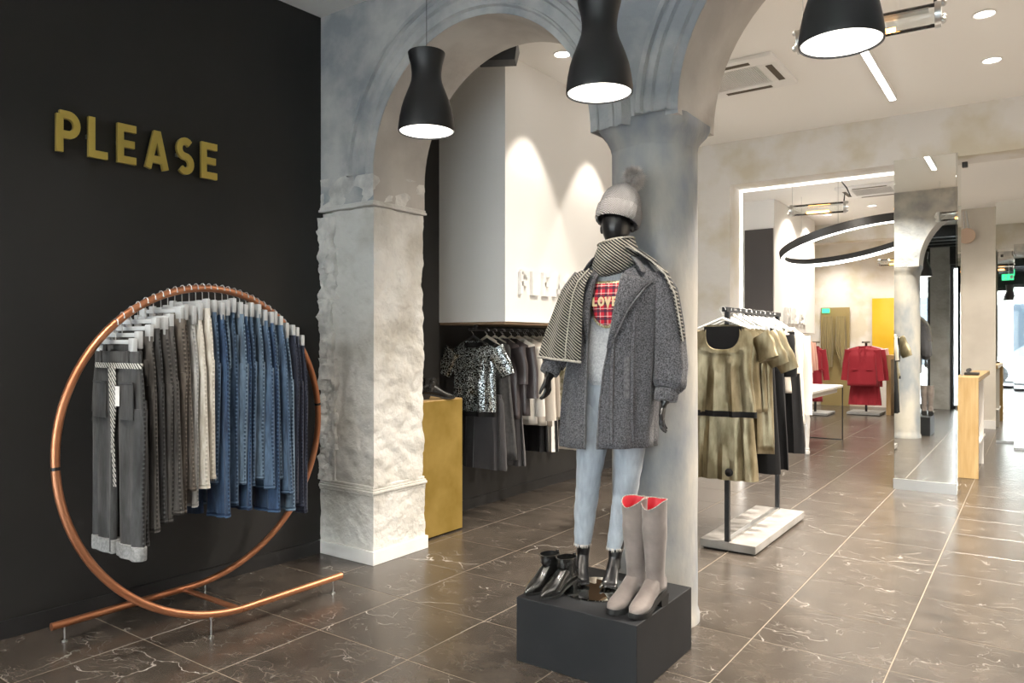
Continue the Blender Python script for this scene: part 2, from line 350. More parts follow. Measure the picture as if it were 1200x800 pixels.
for cx, r, z in AR:
    prof = [(.0, .004), (.0, -.006), (.035, -.012), (.045, -.03), (.055, -.03), (.06, -.018), (.115, -.024), (.125, -.042), (.15, -.046), (.155, -.034), (.17, -.03), (.18, -.05), (.205, -.05), (.222, -.02), (.235, .004)]
    g = G(); rings = []
    for k in range(61):
        t = pi*k/60; rings.append([(cx-(r+p)*cos(t), Y0+q+.0025*mnoise.noise((t*9, p*30, cx)), z+(r+p)*sin(t)) for p, q in prof])
    g.loft(rings, closed=False)
    g.build('arch_moulding', plaster_blue, arc)

# portal wall to the back room, with its lit opening
PY = 8.15
g = G(); g.box(-4.05, -2.80, PY, 8.55, 0, 3.2).box(-4.05, 3.6, PY, 8.55, 3.2, H).box(-1.15, -.64, PY+.03, 8.55, 0, 3.2).box(2.2, 3.6, PY, 8.55, 0, 3.2)
struct(g.build('wall_portal', plaster_warm, smooth=False), 'pale limewashed portal wall with square openings', 'wall')
t = thing('led_strip_light', 'white light strip outlining the left portal opening', 'light strip', (-2.80, 8.5, 0))
G().box(0, .02, 0, .03, 0, 3.175).build('side_strip', led_soft, t); G().box(0, 1.65, 0, .03, 3.175, 3.199).build('top_strip', led_soft, t)

# mirror clad pillar
t = thing('mirror_pillar', 'tall mirror clad pillar between the two portal openings', 'mirror', (-.885, PY-.02, 0))
G().box(-.265, .265, 0, .045, .10, 3.235, bev=.003).build('mirror_pane', mirror_m, t, smooth=False)
G().box(.267, .275, 0, .4, .02, 3.235).build('side_pane', mirror_m, t, smooth=False)
G().box(-.27, .27, -.008, .045, 0, .10).build('base_strip', steel, t)

# white wall box above the rail, and its mirror image built solid in the far room
g = G(); g.box(-4.02, -3.346, 4.62, 8.15, 1.605, H)
bx_ = struct(g.build('wall_box', white_paint, smooth=False), 'large white overhead wall box behind left arch', 'wall box')
G().box(-4.02, -3.36, 4.63, 8.14, 1.585, 1.604).build('bottom_panel', mat('brass_underside', (.32,.22,.14), .5, .3), bx_)
struct(G().box(-4.6, -3.35, 11.8, 14.4, 1.6, H).build('wall_far_box', white_paint, smooth=False), 'mirror image of the white overhead wall box, built solid in the back room', 'wall box')
struct(G().box(-3.80, -3.36, 11.76, 11.8, .0, 3.22).build('wall_dark_panel', mat('dark_brown_panel', (.055,.047,.044), .5), smooth=False), 'tall dark brown wall panel seen through portal opening', 'panel')

# ------------------------------------------------------------------ pier (left), with rough stones
pier = thing('stone_pier', 'pale limestone pier with rough hewn left edge beside black wall', 'pier', (-3.78, 3.63, 0))
def rough_block(x0, x1, y0, y1, z0, z1, amp, seed, nx=8, ny=8, nz=24):
    """box whose skin is pushed in and out by noise"""
    g = G(); bm = bmesh.new(); 
    def face(o, du, dv, nu, nv):
        idx = []
        for a in range(nu+1):
            for b in range(nv+1): idx.append(bm.verts.new(Vector(o)+Vector(du)*(a/nu)+Vector(dv)*(b/nv)))
        for a in range(nu):
            for b in range(nv):
                q = [idx[a*(nv+1)+b], idx[(a+1)*(nv+1)+b], idx[(a+1)*(nv+1)+b+1], idx[a*(nv+1)+b+1]]; bm.faces.new(q)
    X, Y, Z = x1-x0, y1-y0, z1-z0
    face((x0,y0,z0),(X,0,0),(0,0,Z),nx,nz); face((x0,y1,z0),(X,0,0),(0,0,Z),nx,nz); face((x0,y0,z0),(0,Y,0),(0,0,Z),ny,nz); face((x1,y0,z0),(0,Y,0),(0,0,Z),ny,nz)
    face((x0,y0,z0),(X,0,0),(0,Y,0),nx,ny); face((x0,y0,z1),(X,0,0),(0,Y,0),nx,ny)
    bmesh.ops.remove_doubles(bm, verts=bm.verts, dist=1e-5)
    c = Vector(((x0+x1)/2, (y0+y1)/2, (z0+z1)/2))
    for v in bm.verts:
        d = (v.co-c); d.z *= .1; d.normalize(); k = mnoise.fractal(v.co*(9 if seed < 20 else 15)+Vector((seed*3.1, 0, 0)), .8, 2.2, 5)
        v.co += d*(k*amp-amp*.3)
    bm.verts.index_update(); g.add([v.co.copy() for v in bm.verts], [[v.index for v in f.verts] for f in bm.faces]); bm.free(); return g
PX = 3.78; PYc = 3.63
rough_block(-.245, .270, -.237, .242, .50, 2.33, .016, 1, 26, 22, 100).build('shaft', stone_pale, pier)
rough_block(-.262, .275, -.245, .255, .085, .445, .010, 2, 22, 22, 18).build('base_block', stone_pale, pier)
G().box(-.27, .29, -.26, .268, 0, .088, bev=.003).build('skirting', marble_white, pier, smooth=False)
g = G()
for k, (e, z0, z1) in enumerate(((.006, .437, .455), (.014, .455, .475), (.008, .475, .488), (.0, .488, .507))): g.box(-.262, .272+e, -.245-e, .25+e, z0, z1, bev=.005)
g.build('base_moulding', stone_pale, pier)
g = G().box(-.265, .285, -.26, .26, 2.335, 2.352, bev=.004).box(-.26, .278, -.25, .255, 2.352, 2.368, bev=.004); g.build('impost_moulding', stone_pale, pier)
rough_block(-.27, .272, -.245, .245, 2.368, 2.56, .016, 5, 12, 10, 10).build('springer', stone_rough, pier)
random.seed(5); z = .51
k = 0
while z < 2.3:
    h_ = random.uniform(.15, .25); h_ = min(h_, 2.33-z)
    if h_ < .07: break
    rough_block(-.268, -.085+random.uniform(-.03, .02), -.262+random.uniform(-.010, .004), -.1, z-.002, z+h_+.002, .034, 20+k, 14, 8, 14).build('stone', stone_rough, pier)
    z += h_; k += 1

# column
col = thing('column', 'round blue-grey limewashed column behind the mannequin', 'column', (-1.652, 3.63, 0))
col_m = mat('column_limewash', (.24,.262,.29), .8, noise=(3.2, 8), col2=(.47,.445,.40), bump=(11, .5, .015), crange=(.38,.6), stretch=(1,1,.5))
rings = []
for i in range(70):
    z = 2.46*i/69; rings.append([((.222+(.012 if z < .05 else 0))*(1+.012*mnoise.noise((cos(2*pi*k/48)*2, sin(2*pi*k/48)*2, z*3)))*cos(2*pi*k/48), (.222+(.012 if z < .05 else 0))*(1+.012*mnoise.noise((cos(2*pi*k/48)*2, sin(2*pi*k/48)*2, z*3)))*sin(2*pi*k/48), z) for k in range(48)])
G().loft(rings).build('shaft', col_m, col)
g = G(); rings = []
for r, z, sq in ((.222, 2.44, 0), (.226, 2.47, .1), (.236, 2.50, .3), (.246, 2.53, .6), (.246, 2.56, .9), (.243, 2.585, 1)):
    ring = []
    for k in range(64):
        t = 2*pi*k/64; c_, s_ = cos(t), sin(t); q = 1/max(abs(c_), abs(s_)); rr = r*(1+(min(q, 1.24)-1)*sq)*(1+.018*mnoise.noise((c_*5, s_*5, z*25)))
        ring.append((rr*c_, rr*s_, z))
    rings.append(ring)
g.loft(rings); g.build('capital', col_m, col)

# ------------------------------------------------------------------ shop front behind the camera and the street
struct(G().box(-1.88, -1.52, -2.4, -2.0, 0, H).box(-4.3, -3.9, -2.4, -2.0, 0, H).box(1.5, 1.9, -2.4, -2.0, 0, H).box(3.3, 3.6, -2.4, -2.0, 0, H).build('wall_front', stone_pale, smooth=False))
struct(G().box(-3.9, 3.3, -2.35, -2.05, 3.1, H).build('trim_2', dark_steel, smooth=False))
for i, (a, b_) in enumerate(((-3.9, -1.88), (-1.52, 1.5), (1.9, 3.3))):
    wnd = struct(G().box(a, b_, -2.24, -2.16, .0, .08).box(a, b_, -2.24, -2.16, 3.02, 3.1).box(a, a+.07, -2.24, -2.16, .08, 3.02).box(b_-.07, b_, -2.24, -2.16, .08, 3.02).box((a+b_)/2-.04, (a+b_)/2+.04, -2.24, -2.16, .08, 3.02).build('window_%d' % (i+1), dark_steel, smooth=False))
    G().box(a+.07, b_-.07, -2.205, -2.195, .08, 3.02).build('pane', glass, wnd, smooth=False)
struct(G().box(-40, 40, -60, -2.4, -.2, -.05).build('ground_street', tarmac, smooth=False))

# ------------------------------------------------------------------ wall letters
def arc(cx, cz, r, a0, a1, n=10, sz=1): return [(cx+r*cos(rad(a0+(a1-a0)*i/n)), cz+sz*r*sin(rad(a0+(a1-a0)*i/n))) for i in range(n+1)]
LET = {  # strokes in a box about .62 wide, 1 high, heavy line
 'P': ([[(.1,0),(.1,.91)], [(.1,.91),(.33,.91)]+arc(.33,.67,.24,90,-90,12)+[(.1,.43)]], .62),
 'L': ([[(.1,1),(.1,.09),(.56,.09)]], .58),
 'E': ([[(.58,.91),(.1,.91),(.1,.09),(.58,.09)], [(.1,.5),(.53,.5)]], .62),
 'A': ([[(.07,0),(.32,.92),(.40,.92),(.65,0)], [(.17,.25),(.55,.25)]], .72),
 'S': ([arc(.33,.70,.21,40,270,12)[:-1]+arc(.33,.29,.20,90,-140,12)], .62),
 'O': ([arc(.35,.5,.27,0,360,22,1.5)], .68),
 'V': ([[(.05,1),(.34,.07),(.63,1)]], .68),
}
def stroke(g, pts, wd, y0, y1, sx=1, sz=1, ox=0, oz=0, flip=1):
    P = [Vector((x, z)) for x, z in pts]; L = []; R = []
    P = [p for i, p in enumerate(P) if i == 0 or (p-P[i-1]).length > 1e-5]
    closed = (P[0]-P[-1]).length < 1e-6
    for i, p in enumerate(P):
        a = P[i-1] if i > 0 else (P[-2] if closed else None); b = P[i+1] if i < len(P)-1 else (P[1] if closed else None)
        d1 = (p-a).normalized() if a else (b-p).normalized(); d2 = (b-p).normalized() if b else d1
        n1 = Vector((-d1.y, d1.x)); n2 = Vector((-d2.y, d2.x)); m = (n1+n2)
        m = m/max(.35, m.length_squared)*2; L.append(p+m*wd/2); R.append(p-m*wd/2)
    f = lambda p, y: (flip*(ox+p.x*sx), y, oz+p.y*sz)
    for i in range(len(P)-1):
        a, b, c, d = L[i], L[i+1], R[i+1], R[i]
        g.add([f(a,y0),f(b,y0),f(c,y0),f(d,y0),f(a,y1),f(b,y1),f(c,y1),f(d,y1)], [(0,1,2,3),(7,6,5,4),(0,4,5,1),(3,2,6,7)]+([(0,3,7,4)] if i == 0 else [])+([(1,5,6,2)] if i == len(P)-2 else []))
def letter(ch, h, y0, y1, wd=.18, ox=0, flip=1, sx=None):
    g = G()
    for s in LET[ch][0]: stroke(g, s, wd, y0, y1, sx or h, h, ox, 0, flip)
    return g
def word(text, h, m, parent, y0, y1, width, wd=.18, flip=1):
    tot = sum(LET[c][1] for c in text)+.27*(len(text)-1); k = width/tot; x = 0
    for c in text:
        letter(c, h, y0, y1, wd, x, flip, sx=k).build('letter', m, parent, smooth=False); x += (LET[c][1]+.27)*k
# wall sign: faces +X, runs along +Y
def wallx(y): return -4.305+(y+2.4)*(.287/5.9)
t = thing('wall_sign', 'raised brass letters PLEASE on the matt black wall', 'sign', (wallx(1.722), 1.722, 2.42), rad(90)-math.atan(.287/5.9))
word('PLEASE', .212, gold_letter, t, -.045, -.022, .885, .19)
for k, x in enumerate((.015, .155, .31, .49, .64, .80)): G().box(x, x+.02, -.022, .0, .1, .12).build('spacer', steel, t, smooth=False)
t = thing('box_sign', 'raised white letters PLEASE on white overhead box', 'sign', (-3.346, 4.79, 1.825), rad(90))
word('PLEASE', .195, white_paint, t, -.03, -.001, .98, .19)
t = thing('mirrored_sign', 'mirror image of the white PLEASE letters, built solid on the far box', 'sign', (-3.35, 12.35, 1.75), rad(90))  # reflection of the box sign, modelled as solid letters
word('ESAELP'[::-1], .26, white_paint, t, -.05, -.002, 1.35, .19, 1)

# ------------------------------------------------------------------ ceiling fittings
PEND = [(-2.474, 2.75, 'leftmost black hourglass pendant lamp, in front of left arch'), (-1.499, 2.745, 'middle black hourglass pendant lamp, above the mannequin'), (-.559, 2.775, 'rightmost black pendant lamp, cut by top of photo')]
prof = [(.139,0),(.1405,.012),(.139,.03),(.134,.07),(.125,.115),(.113,.155),(.099,.19),(.086,.222),(.077,.25),(.074,.275),(.0745,.30),(.079,.335),(.087,.365),(.092,.385),(.0925,.392),(.088,.394),(.0,.392)]
for i, (x, y, lab) in enumerate(PEND):
    t = thing('pendant_lamp', lab, 'lamp', (x, y, 2.49), 0, 'black pendant lamps')
    g = G(); inner = [(r-.004, z) for r, z in prof[:12]]
    g.loft([[(r*cos(2*pi*k/48), r*sin(2*pi*k/48), z) for k in range(48)] for r, z in list(reversed(inner))+prof], (0, 0))
    g.build('shade', black_matt, t)
    G().lathe([(.1325, .006), (.1, .007), (.001, .008)], 40).build('diffuser', lamp_white, t)
    G().tube([(0,0,.392),(0,0,H-2.49-.03)], .0016, 6).build('cord', black_matt, t)
    G().lathe([(.045, 1.19), (.045, 1.165), (.0, 1.163)], 24).build('ceiling_rose', black_matt, t)
    spot(t, (0,0,-.012), K_PEND, 125, .7)
DL = [(-3.0, 4.9), (-3.0, 5.93), (-3.0, 7.0), (-.29, 4.95), (-.29, 5.96), (-.29, 6.97), (1.6, 5.5), (1.6, 7), (-1.7, 4.6)]  # last three are added out of view as extra light for the room
names = {0:'recessed downlight above left end of white box', 1:'recessed downlight above middle of white box', 2:'recessed downlight above far end of white box', 3:'recessed downlight nearest the arcade, right of the tube lamp', 4:'recessed ceiling downlight, upper of the two at right', 5:'recessed ceiling downlight, lower of the two at right', 6:'added unseen downlight by the right wall, near', 7:'added unseen downlight by the right wall, far', 8:'added unseen downlight over the column'}
FAR = [(-3.0, 9.6), (-1.7, 9.6), (-2.2, 13.3), (-3.0, 12.6), (-3.0, 13.8), (0, 9.8), (.9, 11.5), (.1, 13.4), (-2.4, 16.2), (-3.6, 17.1), (-1.75, 17.1), (1.2, 13.4)]
def downlight(x, y, lab, e, grp, size=62, bl=.35):
    t = thing('ceiling_downlight', lab, 'ceiling light', (x, y, H), 0, grp)
    G().lathe([(.062,0),(.075,-.001),(.077,-.006),(.066,-.010),(.058,-.004)], 28).build('trim_ring', white_paint, t)
    G().lathe([(.058,-.005),(.001,-.005)], 24).build('lens', down_m, t)
    spot(t, (0,0,-.02), e, size, bl)
for i, (x, y) in enumerate(DL): downlight(x, y, names[i], K_SPOT*(.5 if i < 3 else (2.0 if i == 8 else K_ROOM)), 'downlights between the arcade and the portal', 62 if i < 3 else 130, .18 if i < 3 else .8)
fl = ['left end beside the portal', 'beside the tube lamp', 'behind the ring light', 'above the far box, near end', 'above the far box, far end', 'just right of the mirror pillar', 'over the walkway by the oak desk', 'before the beige wall', 'over the red coats', 'in the far left corner', 'over the far oak console', 'by the far right corner']
for (x, y), s_ in zip(FAR, fl): downlight(x, y, 'recessed downlight in the back room, '+s_, K_SPOT*K_BACK, 'downlights in the back room', 130, .8)
for i, (x, y) in enumerate([(-2.7, .9), (-1.6, .3), (-.2, .4), (-2.5, -.6)]): downlight(x, y, 'added unseen downlight in the front room, '+('nearest the black wall', 'left of the camera', 'right of the camera', 'towards the shop front')[i], FRONT_SPOT*2.2, 'added downlights in the front room', 120, .9)  # lamps added out of view to spread and soften the front room light
t = thing('led_bar', 'slim white linear ceiling light right of middle arch', 'ceiling light', (-1.06, 6.5, H-.05))
G().box(-.03, .03, -1.0, .95, 0, .05).build('housing', white_paint, t, smooth=False); G().box(-.024, .024, -.98, .93, -.006, 0).build('diffuser', led_m, t, smooth=False)

def cassette(x, y, s, lab):
    t = thing('air_conditioner', lab, 'air conditioner', (x, y, H))
    g = G(); h = s/2
    g.box(-h, h, -h, -h*.58, -.035, 0, bev=.006).box(-h, h, h*.58, h, -.035, 0, bev=.006).box(-h, -h*.58, -h*.58, h*.58, -.035, 0, bev=.006).box(h*.58, h, -h*.58, h*.58, -.035, 0, bev=.006)
    g.build('frame', white_paint, t)
    G().box(-h*.58, h*.58, -h*.58, h*.58, -.018, -.012).build('filter_back', mat('filter_grey', (.16,.155,.14), .8), t, smooth=False)
    g = G()
    for k in range(27): a = -h*.56+k*h*1.12/26; g.box(a-.0035, a+.0035, -h*.56, h*.56, -.030, -.02)
    g.build('grille', white_paint, t, smooth=False)
    for k, (a, b) in enumerate(((0, 1), (0, -1), (1, 0), (-1, 0))):
        cx, cy = a*h*.80, b*h*.80; lx, ly = (.025, h*.5) if a else (h*.5, .025)
        G().box(cx-lx, cx+lx, cy-ly, cy+ly, -.039, -.034).build('air_slot', mat('slot_brown', (.10,.08,.055), .7) if k == 0 else MATS['slot_brown'], t, smooth=False)
cassette(-2.05, 6.16, .78, 'white square ceiling air conditioner beyond the column')
cassette(-1.95, 11.9, .9, 'white square ceiling air conditioner above the ring light')

def tube_lamp(c, L, rz, lab, r=.07):
    t = thing('tube_lamp', lab, 'lamp', c, rz)
    G().tube([(-L/2,0,0),(L/2,0,0)], r, 24, caps=(0,0)).build('glass_tube', glass, t)
    for s in (-1, 1):
        g = G().tube([(s*L/2,0,0),(s*(L/2-.03),0,0)], r+.006, 24); 
        for q in range(3): a = q*2*pi/3; g.ball((s*(L/2+.008), (r-.01)*cos(a), (r-.01)*sin(a)), .018, 8)
        g.build('end_cap', steel, t)
    G().box(-L*.42, L*.42, -.025, .025, .028, .04).build('reflector', steel, t, smooth=False)
    G().tube([(-L*.2,0,-.036),(L*.2,0,-.036)], .014, 8).build('filament', filament, t)
    G().tube([(-L*.46,0,.0),(-L*.46,0,H-c[2])], .0025, 5).build('wire', steel, t)
    G().tube([(L*.46,0,.07),(L*.46+.01,0,.17),(L*.46+.07,0,.12),(L*.46+.03,0,.22),(L*.42,0,.3),(L*.42,0,H-c[2])], .008, 6).build('cable', black_matt, t)
tube_lamp((-.77, 4.47, 3.18), .72, rad(4), 'glass tube lamp with orange filament behind right pendant', .062)
tube_lamp((-2.13, 9.3, 3.03), .62, rad(8), 'hanging glass tube lamp framed by the portal opening', .065)
tube_lamp((-2.2, 15.9, 2.98), .62, rad(8), 'mirror image of the portal tube lamp, built solid under the ring light', .065)  # reflection of the lamp above, modelled as a further lamp

# big ring light, hung at a slant
RL = Vector((-2.10, 11.39, 2.82)); vh = Vector((RL.x, RL.y, 0)).normalized(); rh = Vector((vh.y, -vh.x, 0)); zz = Vector((0,0,1))
AA = rh*cos(rad(11))+zz*sin(rad(11)); BB = vh*cos(rad(6))-zz*sin(rad(6)); BB = (BB-AA*BB.dot(AA)).normalized(); NN = AA.cross(BB)
t = thing('ring_light', 'large black ring pendant light with glowing inner edge', 'lamp', RL)
t.rotation_euler = Matrix((AA, BB, NN)).transposed().to_euler()
R_ = 1.0
def ringprof(pts, n=96): return G().loft([[(r*cos(2*pi*k/n), r*sin(2*pi*k/n), z) for k in range(n)] for r, z in pts+[pts[0]]], (0,0))
ringprof([(R_-.02,.0),(R_+.02,0),(R_+.02,.11),(R_-.02,.11)]).build('hoop', black_matt, t)
ringprof([(R_-.035,-.002),(R_-.021,-.002),(R_-.021,.022),(R_-.035,.022)]).build('glowing_edge', ring_led, t)
ringprof([(R_-.021,-.014),(R_+.018,-.014),(R_+.018,-.001),(R_-.021,-.001)]).build('glowing_edge', ring_led, t)
for a in (20, 140, 260):
    q = Vector((R_*cos(rad(a)), R_*sin(rad(a)), .1)); up = Matrix((AA, BB, NN)) @ Vector((0,0,1)); zc = (AA*q.x+BB*q.y+NN*q.z).z+RL.z
    G().tube([q, q+up*(H-zc)], .0035, 5).build('suspension_wire', steel, t)
t = thing('loudspeaker', 'black wedge shaped loudspeaker hung behind the left arch crown', 'loudspeaker', (-3.16, 4.22, 3.52), rad(30))
G().loft([[(-.17,-.10,.09),(.17,-.10,.09),(.17,.10,.09),(-.17,.10,.09)], [(-.18,-.11,.02),(.18,-.11,.02),(.18,.10,.02),(-.18,.10,.02)], [(-.10,-.07,-.09),(.16,-.07,-.09),(.16,.06,-.09),(-.10,.06,-.09)]]).build('cabinet', black_matt, t, smooth=False)
G().box(-.02,.02,-.02,.02,.09,.16).build('bracket', black_matt, t, smooth=False)

# ------------------------------------------------------------------ garments
def sect(z, hw, th, cx=0, n=36, fold=0, nf=5, ph=0, sq=.75, cy=0):
    out = []
    for k in range(n):
        a = 2*pi*k/n; c_, s_ = cos(a), sin(a)
        x = hw*math.copysign(abs(c_)**sq, c_); y = th*math.copysign(abs(s_)**sq, s_)
        y += fold*(sin(nf*x/max(hw, .01)*2.2+ph+z*1.2)+.5*sin(nf*1.9*x/max(hw,.01)*2+ph*2-z*2))
        out.append((x+cx, y+cy, z))
    return out
def cloth(tab, zs, nf=5, ph=0, n=36, sq=.75, caps=(1,0)):
    """tab rows (z, halfwidth, thickness, centre x, fold)"""
    g = G(); rings = []
    for z in zs: hw, th, cx, fo = interp(tab, z); rings.append(sect(z, hw, th, cx, n, fo, nf, ph, sq))
    return g.loft(rings, caps)
def steps(a, b, n): return [lerp(a, b, i/n) for i in range(n+1)]
def clip_hanger(parent, drop=.15, w_=.16):
    p = [(.0235*sin(rad(a)), 0, .012+.0235*cos(rad(a))) for a in (100, 60, 20, -20, -60, -100, -140, -175)]
    G().tube(p+[(0,0,-drop*.55)], .0024, 6).build('hook', wire_m, parent)
    G().ball((.0235, 0, .008), .0045, 8).build('hook_tip', clear_plastic, parent)
    g = G().box(-w_-.01, w_+.01, -.006, .006, -drop*.62-.012, -drop*.62+.008, bev=.002); g.build('bar', clear_plastic, parent)
    for s in (-1, 1): G().box(s*w_-.021, s*w_+.021, -.011, .011, -drop-.022, -drop*.62+.016, bev=.004).build('clip', clear_plastic, parent)
def top_hanger(parent, m, w_=.19, drop=.07):
    p = [(.020*sin(rad(a)), 0, .012+.020*cos(rad(a))) for a in (100, 60, 20, -20, -60, -100, -140, -175)]
    G().tube(p+[(0,0,-drop*.7)], .0021, 6).build('hook', wire_m, parent)
    G().tube([(-w_,0,-drop-.055),(-w_*.5,0,-drop-.02),(0,0,-drop+.018),(w_*.5,0,-drop-.02),(w_,0,-drop-.055)], [.006,.009,.011,.009,.006], 8).build('hanger_arm', m, parent)

# jeans hanging on the copper ring
RC = (2.27, .91, .82)      # centre Y, centre Z, radius of ring in the Y-Z plane
def ringpt(a):
    """a in degrees clockwise seen from +X: 0 bottom, goes up on the far (+Y) side"""
    t_ = rad(a); return (-3.83+.53*a/360, RC[0]+RC[2]*sin(t_), RC[1]-RC[2]*cos(t_))
t = thing('clothes_rack', 'round copper tube clothes rack against black wall', 'clothes rack', (-3.56, 2.27, 0))
o_ = Vector((-3.56, 2.27, 0)); rt = .0185
pts = [(-3.83, 1.60, .09)]+[(-3.83, lerp(1.66, 2.2, k/6), .09) for k in range(7)]
G().tube([Vector(p)-o_ for p in [(-3.83,1.60,.09),(-3.83,1.9,.09),(-3.83,2.27,.09)]], rt, 14).build('rear_rail', copper, t)
G().tube([Vector(p)-o_ for p in [(-3.30,2.27,.09),(-3.30,2.6,.09),(-3.30,2.93,.09)]], rt, 14).build('front_rail', copper, t)
G().tube([Vector(ringpt(a))-o_ for a in range(0, 361, 4)], rt, 16).build('hoop', copper, t)
G().tube([(-.27,0,.085),(.26,0,.085)], .014, 12).build('crossbar', copper, t)
for p in ((-3.83,1.66),(-3.83,2.40),(-3.30,2.10),(-3.30,2.87)):
    zt = .09 if p[1] not in (2.10, 2.40) else .10
    G().lathe([(.0,0),(.013,0),(.013,.006),(.004,.010),(.004,zt-.01),(.009,zt-.008),(.009,zt)], 12, c=(p[0]+3.56, p[1]-2.27, 0)).build('foot', steel, t)
for a in (270, 100): 
    q = Vector(ringpt(a))-o_; q2 = Vector(ringpt(a+1.0))-o_; G().tube([q, q2], rt+.0012, 14).build('joint', dark_steel, t)

BLK = denim('black_washed_denim', (.014,.015,.016), (.060,.062,.065)); CHA = denim('charcoal_denim', (.03,.029,.028), (.105,.10,.095)); BRN = denim('taupe_grey_denim', (.06,.051,.044), (.17,.148,.125))
ECRU = denim('ecru_denim', (.50,.47,.41), (.70,.67,.60)); LGREY = denim('light_grey_denim', (.34,.35,.35), (.52,.52,.52))
BL1 = denim('mid_blue_denim', (.022,.050,.100), (.10,.165,.26)); BL2 = denim('deep_blue_denim', (.014,.036,.09), (.055,.115,.22)); BL3 = denim('washed_blue_denim', (.045,.08,.13), (.17,.25,.34)); NAVY = denim('navy_denim', (.008,.012,.028), (.026,.034,.06))
SEAMS = {}
def seam_mat(base, c1, c2):
    m = weave(mat('seam_'+base.name, c1, .9), 15, .8, .003, c1=c1, c2=c2, direction='Z', sharp=.62); return m
JE = [('black', BLK, .94), ('black', BLK, .93), ('charcoal', CHA, .91), ('black', BLK, .92), ('charcoal', CHA, .92), ('charcoal', CHA, .90), ('taupe grey', BRN, .94), ('taupe grey', BRN, .86), ('light grey', LGREY, .93), ('ecru', ECRU, .87), ('ecru', ECRU, .86), ('mid blue', BL1, .88), ('deep blue', BL2, 1.04), ('washed blue', BL3, 1.02), ('mid blue', BL1, 1.03), ('washed blue', BL3, .90), ('deep blue', BL2, 1.03), ('mid blue', BL1, .93), ('washed blue', BL3, .90), ('mid blue', BL1, .92), ('deep blue', BL2, 1.04), ('washed blue', BL3, .88), ('mid blue', BL1, .94), ('washed blue', BL3, 1.0), ('navy', NAVY, .96), ('navy', NAVY, .98), ('navy', NAVY, .97)]
stitch = {}
ordn = ['first', 'second', 'third', 'fourth', 'fifth', 'sixth', 'seventh', 'eighth', 'ninth', 'tenth', 'eleventh', 'twelfth', 'thirteenth', 'fourteenth', 'fifteenth', 'sixteenth', 'seventeenth', 'eighteenth', 'nineteenth', 'twentieth', 'twenty-first', 'twenty-second', 'twenty-third', 'twenty-fourth', 'twenty-fifth', 'twenty-sixth', 'last']
def jeans(name, label, m, L, loc, rz, seed, fancy=False, group='jeans on the copper ring rack'):
    random.seed(seed); t = thing(name, label, 'trousers', loc, rz, group)
    hw = random.uniform(.165, .185) if not fancy else .20; ph = random.uniform(0, 6); wide = random.uniform(.080, .108)
    if fancy: wide = .115
    spread = 0 if fancy else random.uniform(-.01, .03)
    tab = [(0, hw, .014, 0, .003), (-.05, hw+.005, .015, 0, .004), (-.16, hw+.022, .017, 0, .005), (-.27, hw+.03, .018, 0, .006)]
    cloth(tab, steps(-.03, -.28, 7), 4, ph, 40, .6).build('seat', m, t)
    g = G().loft([sect(z, hw+.003, .0165, 0, 40, .003, 4, ph, .6) for z in (.008, -.0, -.036, -.04)], (1, 1)); g.build('waistband', m, t)
    for s in (-1, 1):
        c0 = s*(hw+.03-wide*.98); c1 = s*(.105+spread+random.uniform(-.012, .012)); w1 = .100 if fancy else wide*random.uniform(.82, 1.08); c1 = s*.115 if fancy else c1
        tab = [(-.25, wide, .017, c0, .004), (-.55, lerp(wide, w1, .5), .017, lerp(c0, c1, .5), .006), (-L, w1, .018, c1, .008)]
        lg = cloth(tab, steps(-.25, -L, 14), 3, ph+s, 30, .6, (1, 1)).build('leg', m, t)
        if s > 0:   # outer seam with stitching
            key = m.name
            if key not in stitch:
                c = m.node_tree.nodes['Color Ramp'].color_ramp.elements; stitch[key] = seam_mat(m, tuple(c[0].color)[:3], tuple(min(1, v*.95) for v in tuple(c[1].color)[:3]))
            g = G(); rings = []
            for z in steps(-.04, -L+.002, 18):
                if z > -.25: e = interp([(0, hw), (-.05, hw+.005), (-.16, hw+.022), (-.27, hw+.03)], z)[0]
                else: w_, th_, cx_, fo = interp(tab, z); e = cx_+w_
                y = .002*sin(z*14+ph); rings.append([(e-.006, y-.0045, z), (e+.0022, y-.003, z), (e+.0022, y+.003, z), (e-.006, y+.0045, z)])
            g.loft(rings); g.build('side_seam', stitch[key], t, smooth=False)
        if not fancy:
            G().loft([sect(z, w1+.0015, .0195, c1, 30, .008, 3, ph+s, .6) for z in (-L+.02, -L-.001)], (1, 1)).build('hem', stitch.get(m.name, m) if s > 0 else m, lg)
    for s in (-1, 1): G().box(s*hw*.62-.006, s*hw*.62+.006, -.024, -.016, -.045, .012, bev=.002).build('belt_loop', m, t)
    return t
CL = {}
